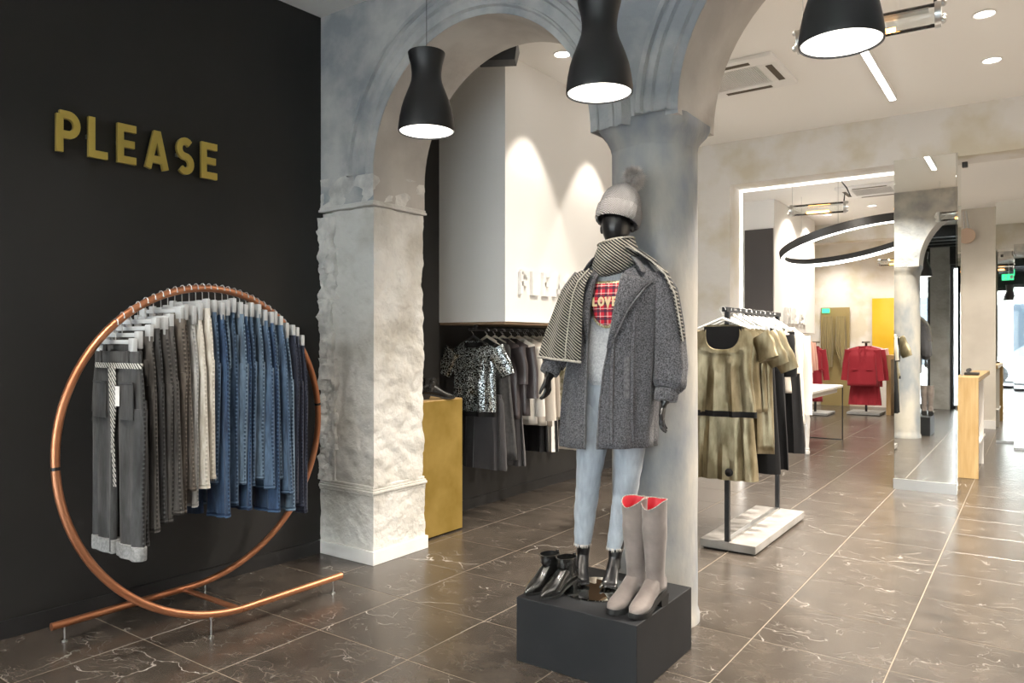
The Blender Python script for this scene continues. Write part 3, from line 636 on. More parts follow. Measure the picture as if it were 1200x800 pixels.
for i, (cn, m, L) in enumerate(JE):
    yy = lerp(1.735, 2.775, i/26); a = 180+math.degrees(math.asin((RC[0]-yy)/RC[2])); p = ringpt(a)
    if i == 0: lab = 'black washed jeans with patterned tie belt and rolled hems, nearest on copper ring'
    elif i == 26: lab = 'navy jeans at the far right end of copper ring'
    else: lab = '%s jeans edge-on, %s from the left on copper ring' % (cn, ordn[i])
    xo = random.Random(i).uniform(-.012, .012)+(.03 if i == 0 else 0); rz = rad(random.Random(i+50).uniform(-2.5, 2.5))
    rise = .135+.02*sin(i*1.7)*(0 if i < 2 else 1)
    h = thing('clip_hanger', 'clear clip hanger holding the %s%s jeans from the left on the ring' % ('' , ordn[i]), 'hanger', (p[0]+xo*.3, p[1], p[2]-.010), rz, 'clear clip hangers on the copper ring')
    clip_hanger(h, rise-.0185, .155)
    j = jeans('jeans', lab, m, L-.02, (p[0]+xo, p[1], p[2]+rt-rise-.018), rz, 100+i, i == 0)
    if i: j.rotation_euler.y = rad(random.Random(i+9).uniform(-2.6, 1.2)-(1.5 if cn == 'ecru' else 0)); j.rotation_euler.x = rad(random.Random(i+19).uniform(-.5, .5))
    if i == 0:
        # printed tie belt, patch pockets, rolled cuffs
        belt = weave(mat('braided_ribbon', (.6,.6,.57), .9), 30, .5, .002, c1=(.05,.05,.05), c2=(.60,.59,.55), direction='DIAGONAL', sharp=.42)
        G().loft([sect(z, .209, .0215, 0, 40, .003, 4, 2, .6) for z in (-.045, -.07)], (0, 0)).build('belt', belt, j)
        G().loft([[(x0-.014, -.030+.004*sin(z*9), z), (x0+.014, -.030+.004*sin(z*9+1), z), (x0+.014, -.027, z), (x0-.014, -.027, z)] for z, x0 in [(-.06-.05*k, .01+.012*sin(k*.6)) for k in range(9)]]).build('belt_tie', belt, j)
        G().loft([[(x0-.011, -.033, z), (x0+.011, -.034, z), (x0+.011, -.030, z), (x0-.011, -.030, z)] for z, x0 in [(-.06-.055*k, -.02+.005*k) for k in range(11)]]).build('belt_tie', belt, j)
        for s in (-1, 1):
            G().box(s*.12-.062, s*.12+.062, -.0285, -.023, -.30, -.13, bev=.002).build('pocket', m, j)
            G().box(s*.12-.062, s*.12+.062, -.0305, -.0275, -.140, -.130, bev=.001).build('pocket_trim', stitch[m.name], j)
            G().loft([sect(z, q_, .029, s*.115, 30, .004, 3, s, .6) for z, q_ in ((-L+.075, .101), (-L+.072, .106), (-L+.02, .106), (-L+.012, .101))], (1, 1)).build('rolled_cuff', mat('pale_cuff_%d' % (s+1), (.19,.195,.20), .9, noise=(90, 4), col2=(.30,.30,.30)), j)
        G().box(.05, .085, -.040, -.038, -.24, -.15).build('paper_tag', white_paint, j, smooth=False)
    elif cn in ('mid blue', 'charcoal', 'washed blue'):
        G().box(.09, .175, -.027, -.020, -.22, -.10, bev=.004).build('pocket', m, j)
    if i == 10:
        g = G(); random.seed(3)
        for k in range(160):
            s = random.choice((-1, 1)); x = s*.105+random.uniform(-.10, .10); y = random.uniform(-.02, .02); q = random.uniform(.008, .022)
            g.add([(x, y, -L+.03), (x+.003, y, -L+.03), (x+random.uniform(-.004, .004), y, -L+.02-q)], [(0,1,2)])
        g.build('frayed_hem', white_cloth, j)

# tops: body plus sleeves
def top(name, label, cat, m, loc, rz=0, L=.62, hw=.21, sl=.2, sw=.075, seed=1, neck=.075, scoop=.06, group=None, hang=None, flare=1.0, lining=None, sleeve_tilt=.12, fold=.006, hem=None, th=.045):
    random.seed(seed); t = thing(name, label, cat, loc, rz, group); ph = random.uniform(0, 6)
    n = 44; g = G(); rings = []
    zs = [0, -.012, -.03, -.055, -.09, -.14, -.20]+steps(-.26, -L, 10)
    for z in zs:
        w_ = interp([(0, neck), (-.03, hw*.62), (-.055, hw*.90), (-.09, hw*.97), (-.16, hw*.93), (-.30, hw*.92), (-L, hw*flare)], z)[0] if z < 0 else neck
        th_ = interp([(0, .02), (-.06, .026), (-.14, th*.8), (-.3, th), (-L, th*1.05)], z)[0]; fo = interp([(0, 0), (-.15, fold*.4), (-L, fold)], z)[0]
        rings.append(sect(z, w_, th_, 0, n, fo, 5, ph, .8))
    # neckline: front lower than the back
    for k in range(n):
        a = 2*pi*k/n; f_ = max(0, -sin(a))**.5 if sin(a) < 0 else 0; D = scoop*f_; Lr = .30
        for q in range(len(rings)):
            x, y, z = rings[q][k]
            if z > -Lr: rings[q][k] = (x, y-(.012*f_ if q < 4 else 0), -D+z*(1-D/Lr))
    g.loft(rings, (0, 0)); body = g.build('body', m, t, mods=[('SOLIDIFY', dict(thickness=.002))])
    if lining:
        G().prism([(neck*1.12*cos(a), -.012-(scoop+.04)*sin(a)) for a in steps(0, pi, 14)], -.004, .004).build('lining', lining, t)
    for s in (-1, 1):
        if sl <= 0: break
        x0 = s*hw*.90; path = []; R = []
        k_ = 9
        for i in range(k_+1):
            u = i/k_; path.append((x0+s*(sleeve_tilt*sl*u+.02*u*(1-u)), -.004-.01*sin(u*4+ph), -.075-sl*u)); R.append(sw*lerp(1, .78, u)*(1+.05*sin(u*11+ph)))
        G().tube(path, R, 18, flat=.42, up=(0,1,0)).build('sleeve', m, t)
    if hem: G().loft([sect(z, hw*flare+.002, th*1.05+.002, 0, n, fold, 5, ph, .8) for z in (-L+.035, -L-.004)], (0, 0)).build('hem_band', hem, t)
    if hang: top_hanger_here(t, hang)
    return t
def hang_for(loc, lab, m, rz=0, grp=None, drop=.07, w_=.17):
    dz = .033 if loc[2] > 1.6 else .02
    h = thing('hanger', lab, 'hanger', (loc[0], loc[1], loc[2]-dz), rz, grp); top_hanger(h, m, w_, max(.035, drop-dz)); return h
def skirt(name, label, m, loc, rz=0, L=.7, w0=.16, w1=.2, th=.03, seed=1, group=None, fold=.012, cat='skirt'):
    random.seed(seed); t = thing(name, label, cat, loc, rz, group); ph = random.uniform(0, 6)
    cloth([(0, w0, th*.6, 0, .002), (-.08, lerp(w0, w1, .4), th*.8, 0, fold*.4), (-L, w1, th, 0, fold)], steps(-.03, -L, 14), 7, ph, 48, .8, (1, 1)).build('panel', m, t)
    G().loft([sect(z, w0+.002, th*.62, 0, 48, .002, 7, ph, .8) for z in (.0, -.034)], (1, 1)).build('waistband', m, t)
    return t

# rail under the white box
RX = -3.70; RZ = 1.545
t = thing('hanging_rail', 'dark rail under the white overhead box carrying hangers', 'clothes rail', (RX, 5.6, RZ))
G().tube([(0,-.98,0),(0,2.3,0)], .010, 10).build('bar', dark_steel, t)
for y in (-.9, .6, 2.1): G().box(-.012,.012,y-.01,y+.01,0,.045).build('bracket', dark_steel, t, smooth=False)
GR = 'garments on the rail under the white box'; HG = 'hangers on the rail under the white box'
wood_white = mat('cream_hanger', (.62,.56,.46), .4)
def rail_item(y, kind, lab, m, **k):
    loc = (RX+k.pop('dx', 0), y, RZ-.075)
    hang_for((RX, y, RZ), 'pale hanger carrying the '+lab, wood_white, 0, HG, .07, .16)
    return top(kind, lab+' on rail under white box', 'top', m, (loc[0], y, RZ-.095+.025), 0, group=GR, **k)
# front: sequin tee
hang_for((RX-.02, 4.70, RZ), 'black hanger carrying the silver sequin top', black_matt, 0, HG, .07, .15)
top('sequin_top', 'short sleeved silver and black sequin top at front of the rail', 'top', sequin, (RX, 4.69, RZ-.09), rad(6), L=.60, hw=.215, sl=.20, sw=.088, seed=4, neck=.09, scoop=.055, lining=black_cloth, group=GR, sleeve_tilt=.55, hem=black_cloth, fold=.012, flare=.97)
skirt('velvet_skirt', 'grey velvet skirt behind the silver sequin top', velvet_grey, (RX+.03, 4.78, 1.02), 0, .60, .17, .23, .035, 5, 'lower garments under the white box')
rail_item(4.86, 'charcoal_dress', 'charcoal dress, second behind the sequin top', grey_cloth, L=.98, hw=.21, sl=.0, seed=6, flare=1.25, fold=.014, dx=.03)
rail_item(4.96, 'satin_blouse', 'dark aubergine satin blouse, first', silk_dark, L=.66, hw=.20, sl=.30, seed=7, dx=.06)
skirt('velvet_trousers', 'dark grey velvet trousers hanging below the satin blouses', velvet_grey, (RX+.06, 5.04, 1.0), 0, .58, .14, .20, .035, 8, 'lower garments under the white box', cat='trousers')
rail_item(5.07, 'satin_blouse', 'dark aubergine satin blouse, second', silk_dark, L=.64, hw=.21, sl=.42, seed=9, dx=.07)
rail_item(5.20, 'white_shirt', 'white shirt with long sleeves, nearer one', white_cloth, L=.72, hw=.20, sl=.58, seed=10, dx=.06, sw=.06)
rail_item(5.30, 'cream_jacket', 'cream jacket with long sleeves, nearer one', cream_cloth, L=.74, hw=.215, sl=.62, seed=11, dx=.08, sw=.065)
rail_item(5.41, 'taupe_jacket', 'taupe jacket between the cream ones', taupe_cloth, L=.76, hw=.21, sl=.60, seed=12, dx=.07, sw=.06)
skirt('black_skirt', 'black skirt hanging below the cream jacket', black_cloth, (RX+.08, 5.36, 1.0), 0, .50, .17, .2, .04, 13, 'lower garments under the white box')
stripe = weave(mat('white_black_side_stripe', (.7,.68,.64), .8), 5.2, 0, .001, c1=(.02,.02,.02), c2=(.70,.68,.64), direction='Y', sharp=.35)
skirt('striped_trousers', 'white trousers with black side stripes, narrow and long', stripe, (RX+.09, 5.53, 1.46), 0, .98, .12, .18, .03, 14, GR, cat='trousers')
hang_for((RX+.0, 5.53, RZ), 'pale hanger carrying the striped trousers', wood_white, 0, HG, .07, .15)
rail_item(5.64, 'camouflage_top', 'olive camouflage top beside the striped trousers', olive_cloth, L=.72, hw=.21, sl=.50, seed=15, dx=.08)
rail_item(5.76, 'cream_jacket', 'cream jacket with long sleeves, farther one', cream_cloth, L=.70, hw=.215, sl=.58, seed=16, dx=.09, sw=.065)
skirt('charcoal_skirt', 'charcoal skirt hanging below the far cream jacket', grey_cloth, (RX+.09, 5.72, .98), 0, .46, .18, .21, .04, 17, 'lower garments under the white box')
rail_item(5.88, 'black_blouse', 'black top seen just past the far cream jacket', black_cloth, L=.66, hw=.21, sl=.4, seed=18, dx=.09)
skirt('cream_skirt', 'pale beige skirt at the far end of lower garments', cream_cloth, (RX+.10, 5.98, 1.0), 0, .56, .18, .21, .04, 19, 'lower garments under the white box')
for k, y in enumerate((6.1, 6.25, 6.4)): rail_item(y, 'long_blouse', ('taupe', 'white', 'cream')[k]+' top far along the rail, hidden behind the coat', (taupe_cloth, white_cloth, cream_cloth)[k], L=.68, hw=.2, sl=.5, seed=20+k, dx=.08)
for k in range(12):
    y = 4.80+k*.118+.02
    hang_for((RX, y+.03, RZ), 'empty pale hanger on rail under white box, %s from the near end' % ordn[k], wood_white, 0, 'empty hangers under the white box', .07, .14)

# brass fronted unit with boots
t = thing('brass_cabinet', 'brushed brass fronted cabinet behind the stone pier', 'cabinet', (-3.82, 4.205, 0))
G().box(-.17, .185, -.235, .23, .03, 1.005).build('carcass', black_matt, t, smooth=False); G().box(.186, .196, -.24, .235, .012, 1.008, bev=.002).build('front_panel', gold_m, t, smooth=False)
G().box(-.17, .19, -.24, .235, 1.006, 1.016).build('top_panel', wood_oak, t, smooth=False)

# ------------------------------------------------------------------ footwear; toe points to -Y in local space
def boot(kind, label, loc, rz, m, shaft_h, sh, shaft_r, foot_l=.25, heel=.05, pointed=False, group=None, lining=None, sole_m=rubber, mirror_=1, star=False, platform=0):
    t = thing(kind, label, 'boot', loc, rz, group)
    hl = heel; z0 = platform
    g = G(); rings = []
    # foot: sections from heel to toe
    tab = [(.09, .030, .075, hl), (.06, .036, .10, hl), (.02, .036, .105, hl*.85), (-.03, .036, .085, hl*.5), (-.08, .043, .062, hl*.1), (-.115, .043, .050, 0), (-.145, .034 if not pointed else .030, .040, 0), (-.165, .020 if not pointed else .017, .028, .002), (-.175 if not pointed else -.185, .006, .014, .006)]
    k = foot_l/.26
    for y, w_, h_, b_ in tab:
        ring = []
        for j in range(20):
            a = 2*pi*j/20; c_, s_ = cos(a), sin(a); zz = b_+z0+(h_/2)*(1+math.copysign(abs(s_)**.75, s_)); ring.append((w_*math.copysign(abs(c_)**.8, c_)*k, y*k, zz))
        rings.append(ring)
    g.loft(rings)
    rings = []
    for z in steps(hl+.03+z0, shaft_h, 16):
        u = (z-hl-.03-z0)/(shaft_h-hl-.03-z0); r = interp(sh, u)[0]; wr = .0025*sin(u*37)+.002*sin(u*61+1)
        ring = []
        for j in range(24):
            a = 2*pi*j/24; ring.append(((r*.86+wr*cos(a*2+u*20))*cos(a), .035*k-.012*u+(r+wr*sin(a*3+u*9))*sin(a)*1.06, z+((-.030*max(0, -sin(a))**1.5+.006*abs(cos(a)))*max(0, (z-shaft_h+.07)/.07) if shaft_h > .3 else 0)))
        rings.append(ring)
    top_ring = rings[-1]
    if lining:
        g2 = G(); g2.loft([[(x*.99, (y-.024)*.99+.024, z+.001) for x, y, z in top_ring], [(x*.90, (y-.024)*.90+.024, z-.008) for x, y, z in top_ring], [(x*.80, (y-.024)*.80+.024, shaft_h-.06) for x, y, z in top_ring]], (0, 1)); 
    if not lining: rings.append([(x*.93, (y-.03)*.93+.03, z) for x, y, z in top_ring]); rings.append([(x*.9, (y-.03)*.9+.03, z-.04) for x, y, z in top_ring])
    g.loft(rings, (1, 0 if lining else 1)); g.build('upper', m, t)
    if lining: g2.build('lining', lining, t); G().tube([(x*1.0, y, z+.001) for x, y, z in top_ring], .002, 5, closed=True).build('edge_piping', scarf_edge, t)
    g = G(); rings = []
    for y, w_, h_, b_ in tab: rings.append([(-w_*1.04*k, y*k*1.02, b_), (w_*1.04*k, y*k*1.02, b_), (w_*1.04*k, y*k*1.02, b_+z0+.012), (-w_*1.04*k, y*k*1.02, b_+z0+.012)])
    g.loft(rings); g.build('sole', sole_m, t)
    G().loft([[(-.026, .045, 0), (.026, .045, 0), (.028, .098*k, 0), (-.028, .098*k, 0)], [(-.030, .03, hl+.004), (.030, .03, hl+.004), (.033, .10*k, hl+.004), (-.033, .10*k, hl+.004)]]).build('heel', sole_m, t, smooth=False)
    if star:
        pts = []
        for q in range(10): a = rad(90+36*q); r = .022 if q % 2 == 0 else .009; pts.append((r*cos(a), .10+r*sin(a)))
        G().prism(pts, .098*k, .102*k).build('star_badge', white_paint, t, smooth=False)
    else:
        G().box(-.006, .006, .035*k+shaft_r*.9, .035*k+shaft_r*.9+.012, shaft_h-.05, shaft_h+.005, bev=.002).build('pull_tab', m, t)
    return t
ank = [(0, .045), (.3, .043), (.7, .046), (1, .052)]; tall = [(0, .047), (.15, .044), (.35, .050), (.65, .060), (.85, .060), (1, .060)]
boot('ankle_boot', 'black ankle boot with white star on top of brass cabinet', (-3.86, 4.03, 1.016), rad(-10), leather_blk, .16, ank, .05, .24, .04, group='black ankle boots on the brass cabinet', star=True)
boot('ankle_boot', 'black ankle boot lying sideways on brass cabinet, toe to right', (-3.70, 4.19, 1.016), rad(150), leather_blk, .16, ank, .05, .25, .03, group='black ankle boots on the brass cabinet')

# ------------------------------------------------------------------ plinth, disc, boots
t = tag(G().box(-1.930, -1.330, 2.752, 3.338, 0, .29, bev=.003).build('display_plinth', plinth_m, smooth=False), 'low charcoal box plinth under the mannequin', 'plinth')
DZ = .29
boot('black_ankle_boot', 'black ankle boot at front left corner of the plinth, outer one', (-1.888, 2.945, DZ), rad(-4), leather_blk, .155, ank, .05, .235, .035, True, 'black ankle boots on the plinth')
boot('black_ankle_boot', 'black ankle boot beside the glass disc, inner one with zip pull', (-1.796, 2.945, DZ), rad(-6), leather_blk, .155, ank, .05, .235, .035, True, 'black ankle boots on the plinth')
boot('knee_boot', 'taupe suede knee boot with red lining, left of the pair', (-1.452, 2.955, DZ), rad(-8), suede, .465, tall, .055, .25, .048, False, 'taupe knee boots on the plinth', red_lining, platform=.012)
boot('knee_boot', 'taupe suede knee boot with red lining, right one at corner', (-1.362, 2.965, DZ), rad(-4), suede, .465, tall, .055, .25, .048, False, 'taupe knee boots on the plinth', red_lining, platform=.012)

# ------------------------------------------------------------------ mannequin
PHI = rad(12); MO = (-1.735, 3.145, DZ)
mq = thing('mannequin', 'black headless-faced mannequin in grey tweed coat, beanie and pale jeans', 'mannequin', MO, PHI)
mq['label'] = 'glossy black faceless mannequin in grey tweed coat, bobble hat and pale jeans'
tag(G().lathe([(0,0),(.165,0),(.167,.004),(.165,.008),(0,.008)], 48, c=(0,0,0)).build('glass_disc', mirror_m, loc=(-1.675, 3.045, DZ)), 'round mirrored glass base disc under the mannequin feet', 'base disc')
FZ = .009
g = G()
def hand(g, w_, dirv, side):
    """w_ wrist point, dirv down direction, side +1 thumb toward +x"""
    w_ = Vector(w_); K = .86; d = Vector(dirv).normalized(); f = Vector((0, -1, 0)); sd = d.cross(f).normalized()
    rings = []
    for u, a, b in ((0, .020, .020), (.02, .022, .016), (.05, .034, .014), (.085, .037, .013), (.10, .033, .011)):
        c = w_+d*(u*K); rings.append([c+f*(a*K*cos(2*pi*k/14))+sd*(b*K*sin(2*pi*k/14)) for k in range(14)])
    g.loft(rings)
    for i, (off, L) in enumerate(((-.029, .066), (-.010, .078), (.010, .082), (.030, .074))):
        b0 = w_+d*.09*K+f*off*K; L *= K; bend = sd*side
        g.tube([b0-d*.02, b0+d*L*.35+f*off*.22, b0+d*L*.7+bend*L*.16+f*off*.32, b0+d*L*.92+bend*L*.42+f*off*.35], [.0085,.0083,.0075,.005], 8)
    b0 = w_+d*.03+f*.024; g.tube([b0, b0+d*.03+f*.022, b0+d*.06+f*.03+sd*side*.012, b0+d*.083+f*.026+sd*side*.022], [.011,.0105,.009,.006], 8)
ah = (-.083, .03, .135); 
# legs
LH, LK, LA = (.005, .03, .86), (-.035, -.01, .50), (-.080, .035, .10)
RH, RK, RA = (.165, .03, .86), (.150, .01, .50), (.078, .05, .10)
g.tube([LH, (-.015,.0,.68), LK, (-.058,.02,.36), LA], [.085,.066,.050,.045,.030], 16); g.tube([RH, (.162,.01,.68), RK, (.122,.035,.36), RA], [.085,.066,.050,.045,.030], 16)
# torso
rings = []
for z, a, b, cx, cy in ((.80,.12,.09,.085,.03),(.88,.165,.11,.085,.03),(.98,.155,.10,.085,.02),(1.08,.125,.085,.09,.02),(1.20,.14,.095,.095,.02),(1.32,.155,.105,.10,.02),(1.40,.165,.085,.10,.03),(1.46,.13,.065,.10,.04),(1.49,.06,.055,.10,.04),(1.56,.050,.052,.10,.03),(1.60,.050,.055,.10,.02)):
    rings.append([(cx+a*cos(2*pi*k/24), cy+b*sin(2*pi*k/24), z) for k in range(24)])
g.loft(rings)
# head: smooth egg with a hint of brow, nose and chin
rings = []
for i in range(1, 16):
    u = i/16; z = 1.585+.245*u; r = math.sin(pi*min(u*1.02, .999))**.55; a = .074*r*(.78+.28*u); b = .092*r*(.84+.2*u)
    rings.append([(.10+a*cos(2*pi*k/28), -.002+b*sin(2*pi*k/28)*(1.0+(.05*math.exp(-((z-1.68)/.02)**2) if abs(k-21) <= 1 else 0)), z) for k in range(28)])
g.loft(rings)
for s in (-1, 1): g.ball((.10+s*.075, .01, 1.70), .022, 8, (.35, .7, 1.1))
# arms
g.tube([(-.06,.04,1.42),(-.12,.03,1.36),(-.155,.01,1.18),(-.19,-.05,1.05),(-.215,-.085,.985)], [.045,.045,.036,.028,.021], 14)
g.tube([(.26,.04,1.42),(.315,.04,1.36),(.35,.04,1.15),(.35,.01,1.0),(.335,-.02,.875)], [.045,.045,.036,.028,.021], 14)
hand(g, (-.212,-.085,1.02), (-.02,-.10,-1), 1); hand(g, (.335,-.02,.885), (-.12,-.1,-1), -1)
# feet (on their toes a little) with toes
for (ax, ay, az), yaw in ((LA, .26), (RA, .06)):
    f_ = Vector((sin(yaw), -cos(yaw), 0)); s_ = Vector((cos(yaw), sin(yaw), 0)); base = Vector((ax, ay, 0)); rings = []
    for u, w_, h0, h1 in ((-.030,.018,.055,.12),(-.015,.028,.045,.14),(.02,.030,.045,.135),(.06,.032,.035,.085),(.10,.038,.014,.050),(.122,.040,.010,.034),(.132,.036,.010,.024)):
        c = base+f_*u; zc, zr = (h0+h1)/2, (h1-h0)/2
        rings.append([c+s_*(w_*cos(2*pi*k/16))+Vector((0,0,FZ+zc+zr*sin(2*pi*k/16)-.008)) for k in range(16)])
    g.loft(rings)
    g.tube([base+Vector((0,0,.06)), base+f_*-.0+Vector((0,0,.16))], [.030,.031], 14)
    for q, (o_x, L) in enumerate(((-.030,.054),(-.011,.046),(.006,.042),(.020,.037),(.033,.031))):
        b0 = base+f_*.128+s_*(o_x*(1 if yaw else 1))+Vector((0,0,FZ+.011)); g.tube([b0, b0+f_*L*.6+Vector((0,0,.003)), b0+f_*L], [.0082,.0078,.0055], 8)
g.build('body', mannequin_m, mq, mods=[('REMESH', dict(mode='VOXEL', voxel_size=.0040, use_smooth_shade=True)), ('SMOOTH', dict(factor=.5, iterations=2))])

# jeans
def leg_tube(path, R, n=26, seed=0):
    out = []
    P = []; 
    for i in range(len(path)-1):
        for k in range(7): u = k/7; P.append((Vector(path[i]).lerp(Vector(path[i+1]), u), lerp(R[i], R[i+1], u)))
    P.append((Vector(path[-1]), R[-1])); rings = []
    for i, (p, r) in enumerate(P):
        rings.append([(p.x+(r+.0035*mnoise.noise((cos(a)*1.5+seed, sin(a)*1.5, p.z*28)))*cos(a), p.y+(r*1.08)*sin(a)+.003*sin(p.z*70+a*2), p.z+.004*sin(a*2+i)) for a in [2*pi*k/n for k in range(n)]])
    return rings
j = G()
rings = []
for z, a, b in ((1.09,.140,.100),(1.0,.165,.115),(.92,.178,.122),(.86,.175,.118),(.80,.160,.105)): rings.append([(.085+a*cos(2*pi*k/36), .025+b*sin(2*pi*k/36), z) for k in range(36)])
G().loft(rings).build('jeans_hip', wash_blue, mq)
for nm, P, sd in (('L', [(.0,.025,.86),(-.018,.0,.68),LK,(-.058,.02,.36),(-.080,.035,.165)], 1), ('R', [(.168,.025,.86),(.163,.01,.68),RK,(.122,.035,.36),(.080,.048,.160)], 2)):
    lg = G().loft(leg_tube(P, [.094,.077,.059,.055,.040], seed=sd)).build('jeans_leg', wash_blue, mq)
    g = G(); random.seed(sd)
    for k in range(70):
        a = random.uniform(0, 2*pi); x, y, z = P[-1]; r = .041; q = random.uniform(.004, .014)
        g.add([(x+r*cos(a), y+r*1.08*sin(a), z+.008), (x+r*cos(a+.09), y+r*1.08*sin(a+.09), z+.008), (x+(r+.004)*cos(a+.05), y+(r+.004)*1.08*sin(a+.05), z-q)], [(0,1,2)])
    g.build('frayed_hem', white_cloth, lg)

# sweater
def torso_pt(x, z, off=0):
    a, b, cx = interp([(.95,.165,.125,.085),(1.0,.170,.132,.085),(1.1,.155,.122,.088),(1.2,.160,.118,.092),(1.32,.170,.125,.10),(1.42,.165,.105,.10),(1.50,.11,.08,.10)], z)
    q = max(0, 1-((x-cx)/a)**2); return (x, .02-(b+off)*math.sqrt(q), z)
rings = []
for z in steps(.975, 1.52, 16):
    a, b, cx = interp([(.95,.150,.115,.085),(.99,.168,.132,.085),(1.1,.155,.122,.088),(1.2,.160,.118,.092),(1.32,.170,.125,.10),(1.42,.165,.105,.10),(1.48,.11,.08,.10),(1.53,.07,.065,.10)], z)
    rings.append([(cx+a*cos(t_)+0*t_, .02+b*sin(t_)+.003*sin(5*t_+z*20), z) for t_ in [2*pi*k/40 for k in range(40)]])
sw = G().loft(rings, (0, 0)).build('sweater', sweater_m, mq)
G().loft([[(.085+.153*cos(t_), .02+.118*sin(t_), z) for t_ in [2*pi*k/40 for k in range(40)]] for z in (.955, .985)], (0,0)).build('sweater_hem', sweater_m, sw)
# tartan shield patch with the word LOVE
tart = bpy.data.materials.new('red_tartan'); tart.use_nodes = True; n, l = nt(tart); b = n['Principled BSDF']; b.inputs['Roughness'].default_value = .9
tc = n.new('ShaderNodeTexCoord'); sp = n.new('ShaderNodeSeparateXYZ'); l.new(tc.outputs['Object'], sp.inputs[0]); cur = None
def band(axis, per, wdt, off=0.):
    a = n.new('ShaderNodeMath'); a.operation = 'ADD'; a.inputs[1].default_value = off+10*per; l.new(sp.outputs[axis], a.inputs[0])
    m_ = n.new('ShaderNodeMath'); m_.operation = 'MODULO'; m_.inputs[1].default_value = per; l.new(a.outputs[0], m_.inputs[0])
    c_ = n.new('ShaderNodeMath'); c_.operation = 'LESS_THAN'; c_.inputs[1].default_value = wdt; l.new(m_.outputs[0], c_.inputs[0]); return c_.outputs[0]
col_ = (.55,.012,.03,1); rgb = n.new('ShaderNodeRGB'); rgb.outputs[0].default_value = col_; cur = rgb.outputs[0]
for ax in ('X', 'Z'):
    for wdt, off, cc, f_ in ((.012, 0, (.015,.018,.04,1), .75), (.003, .020, (.7,.68,.62,1), .6)):
        mx = n.new('ShaderNodeMix'); mx.data_type = 'RGBA'; mu = n.new('ShaderNodeMath'); mu.operation = 'MULTIPLY'; mu.inputs[1].default_value = f_
        l.new(band(ax, .036, wdt, off), mu.inputs[0]); l.new(mu.outputs[0], mx.inputs[0]); l.new(cur, mx.inputs[6]); mx.inputs[7].default_value = cc; cur = mx.outputs[2]
l.new(cur, b.inputs['Base Color'])
PCX, PCZ = .080, 1.333
def shield(g, sc_, off, th=.003):
    rows = []
    for v in steps(1, -1, 14):
        hw_ = (.074 if v > 0 else .074*math.sqrt(max(.02, 1-v*v)))*sc_*(1 if v < .8 else .97); rows.append([torso_pt(PCX+hw_*q, PCZ+v*.098*sc_, off) for q in steps(-1, 1, 8)])
    return g.loft(rows, (0,0), closed=False)
shield(G(), 1.13, .006).build('patch_border', mat('gold_chain_thread', (.45,.36,.17), .6, .3, noise=(140, 1), col2=(.75,.68,.5), crange=(.45,.55)), sw, mods=[('SOLIDIFY', dict(thickness=.003))])
shield(G(), 1.0, .010).build('patch', tart, sw, mods=[('SOLIDIFY', dict(thickness=.003))])
gt = mat('gold_thread', (.62,.50,.28), .6)
x = .014
for ch in 'LOVE':
    g = letter(ch, .042, -.002, .002, .24, 0, 1, sx=.040); yy = torso_pt(x+.014, 1.345, .016)[1]
    o = g.build('letter', gt, sw, smooth=False, loc=(x, yy, 1.325)); o.rotation_euler.z = (x-.045)*-.0; x += (LET[ch][1]+.17)*.040

# coat
CT = [(.665,.225,.20,.045),(.80,.222,.19,.05),(.95,.218,.175,.06),(1.10,.212,.165,.075),(1.25,.21,.160,.09),(1.38,.212,.150,.10),(1.45,.205,.125,.10),(1.50,.165,.095,.10),(1.54,.10,.08,.10)]
def gap(z): return interp([(.66,.003,.055),(.85,.000,.062),(1.0,.0,.075),(1.15,.0,.10),(1.30,.008,.125),(1.42,.025,.155),(1.54,.055,.15)], z)
def coat_ring(z, off=0, n=64):
    a, b, cx = interp(CT, z); xl, xr = gap(z); sag = max(0, (1.35-z))
    t0 = math.asin(max(-1, min(1, (xr-cx)/a))); t1 = 2*pi+math.asin(max(-1, min(1, (xl-cx)/a)))
    out = []
    for k in range(n+1):
        t_ = lerp(t0, t1, k/n); env = math.sin(pi*k/n)**.4
        fd = (1-abs(sin(t_*4.6+z*.9)))**1.5; r = 1+(.11*(fd-.35)+.03*sin(t_*15-z*2))*min(1.0, sag*1.7+.10)*env
        out.append((cx+(a+off)*r*sin(t_), .025-(b+off)*r*cos(t_), z+.006*sin(t_*2)*(z < .7)))
    return out
zs = steps(.665, 1.42, 20)+steps(1.44, 1.54, 6)
ct = G().loft([coat_ring(z) for z in zs], (0,0), closed=False).build('coat', tweed, mq, mods=[('SOLIDIFY', dict(thickness=.009, offset=1))])
def coat_pt(x, z, off):
    a, b, cx = interp(CT, z); q = max(0, 1-((x-cx)/(a))**2); return (x, .025-(b+off)*math.sqrt(q), z)
# lapels, collar
edge_m = mat('wool_highlight_and_welt', (.075,.075,.082), .95, noise=(90,2), col2=(.15,.15,.16))  # lighter wool: painted edge highlight on lapels and fronts, also the pocket welt
def strip(rows, off, name, m=tweed, th=.006, nn=6):
    g = G(); R = []
    for z, a, b_, dz in rows: R.append([coat_pt(lerp(a, b_, q), min(1.535, z+dz*q), off+.010*sin(pi*q)) for q in steps(0, 1, nn)])
    o = g.loft(R, (0,0), closed=False).build(name, m, ct, mods=[('SOLIDIFY', dict(thickness=th, offset=0))])
    G().tube([Vector(r[-1])+Vector((0,-.004,0)) for r in R], .0042, 6).build('lapel_edge_highlight', edge_m, o); return o
strip([(1.475,.040,-.035,-.02),(1.445,.030,-.085,-.01),(1.41,.022,-.068,0),(1.36,.016,-.05,0),(1.30,.010,-.030,0),(1.24,.006,-.012,0),(1.17,.001,-.004,0)], .024, 'lapel')
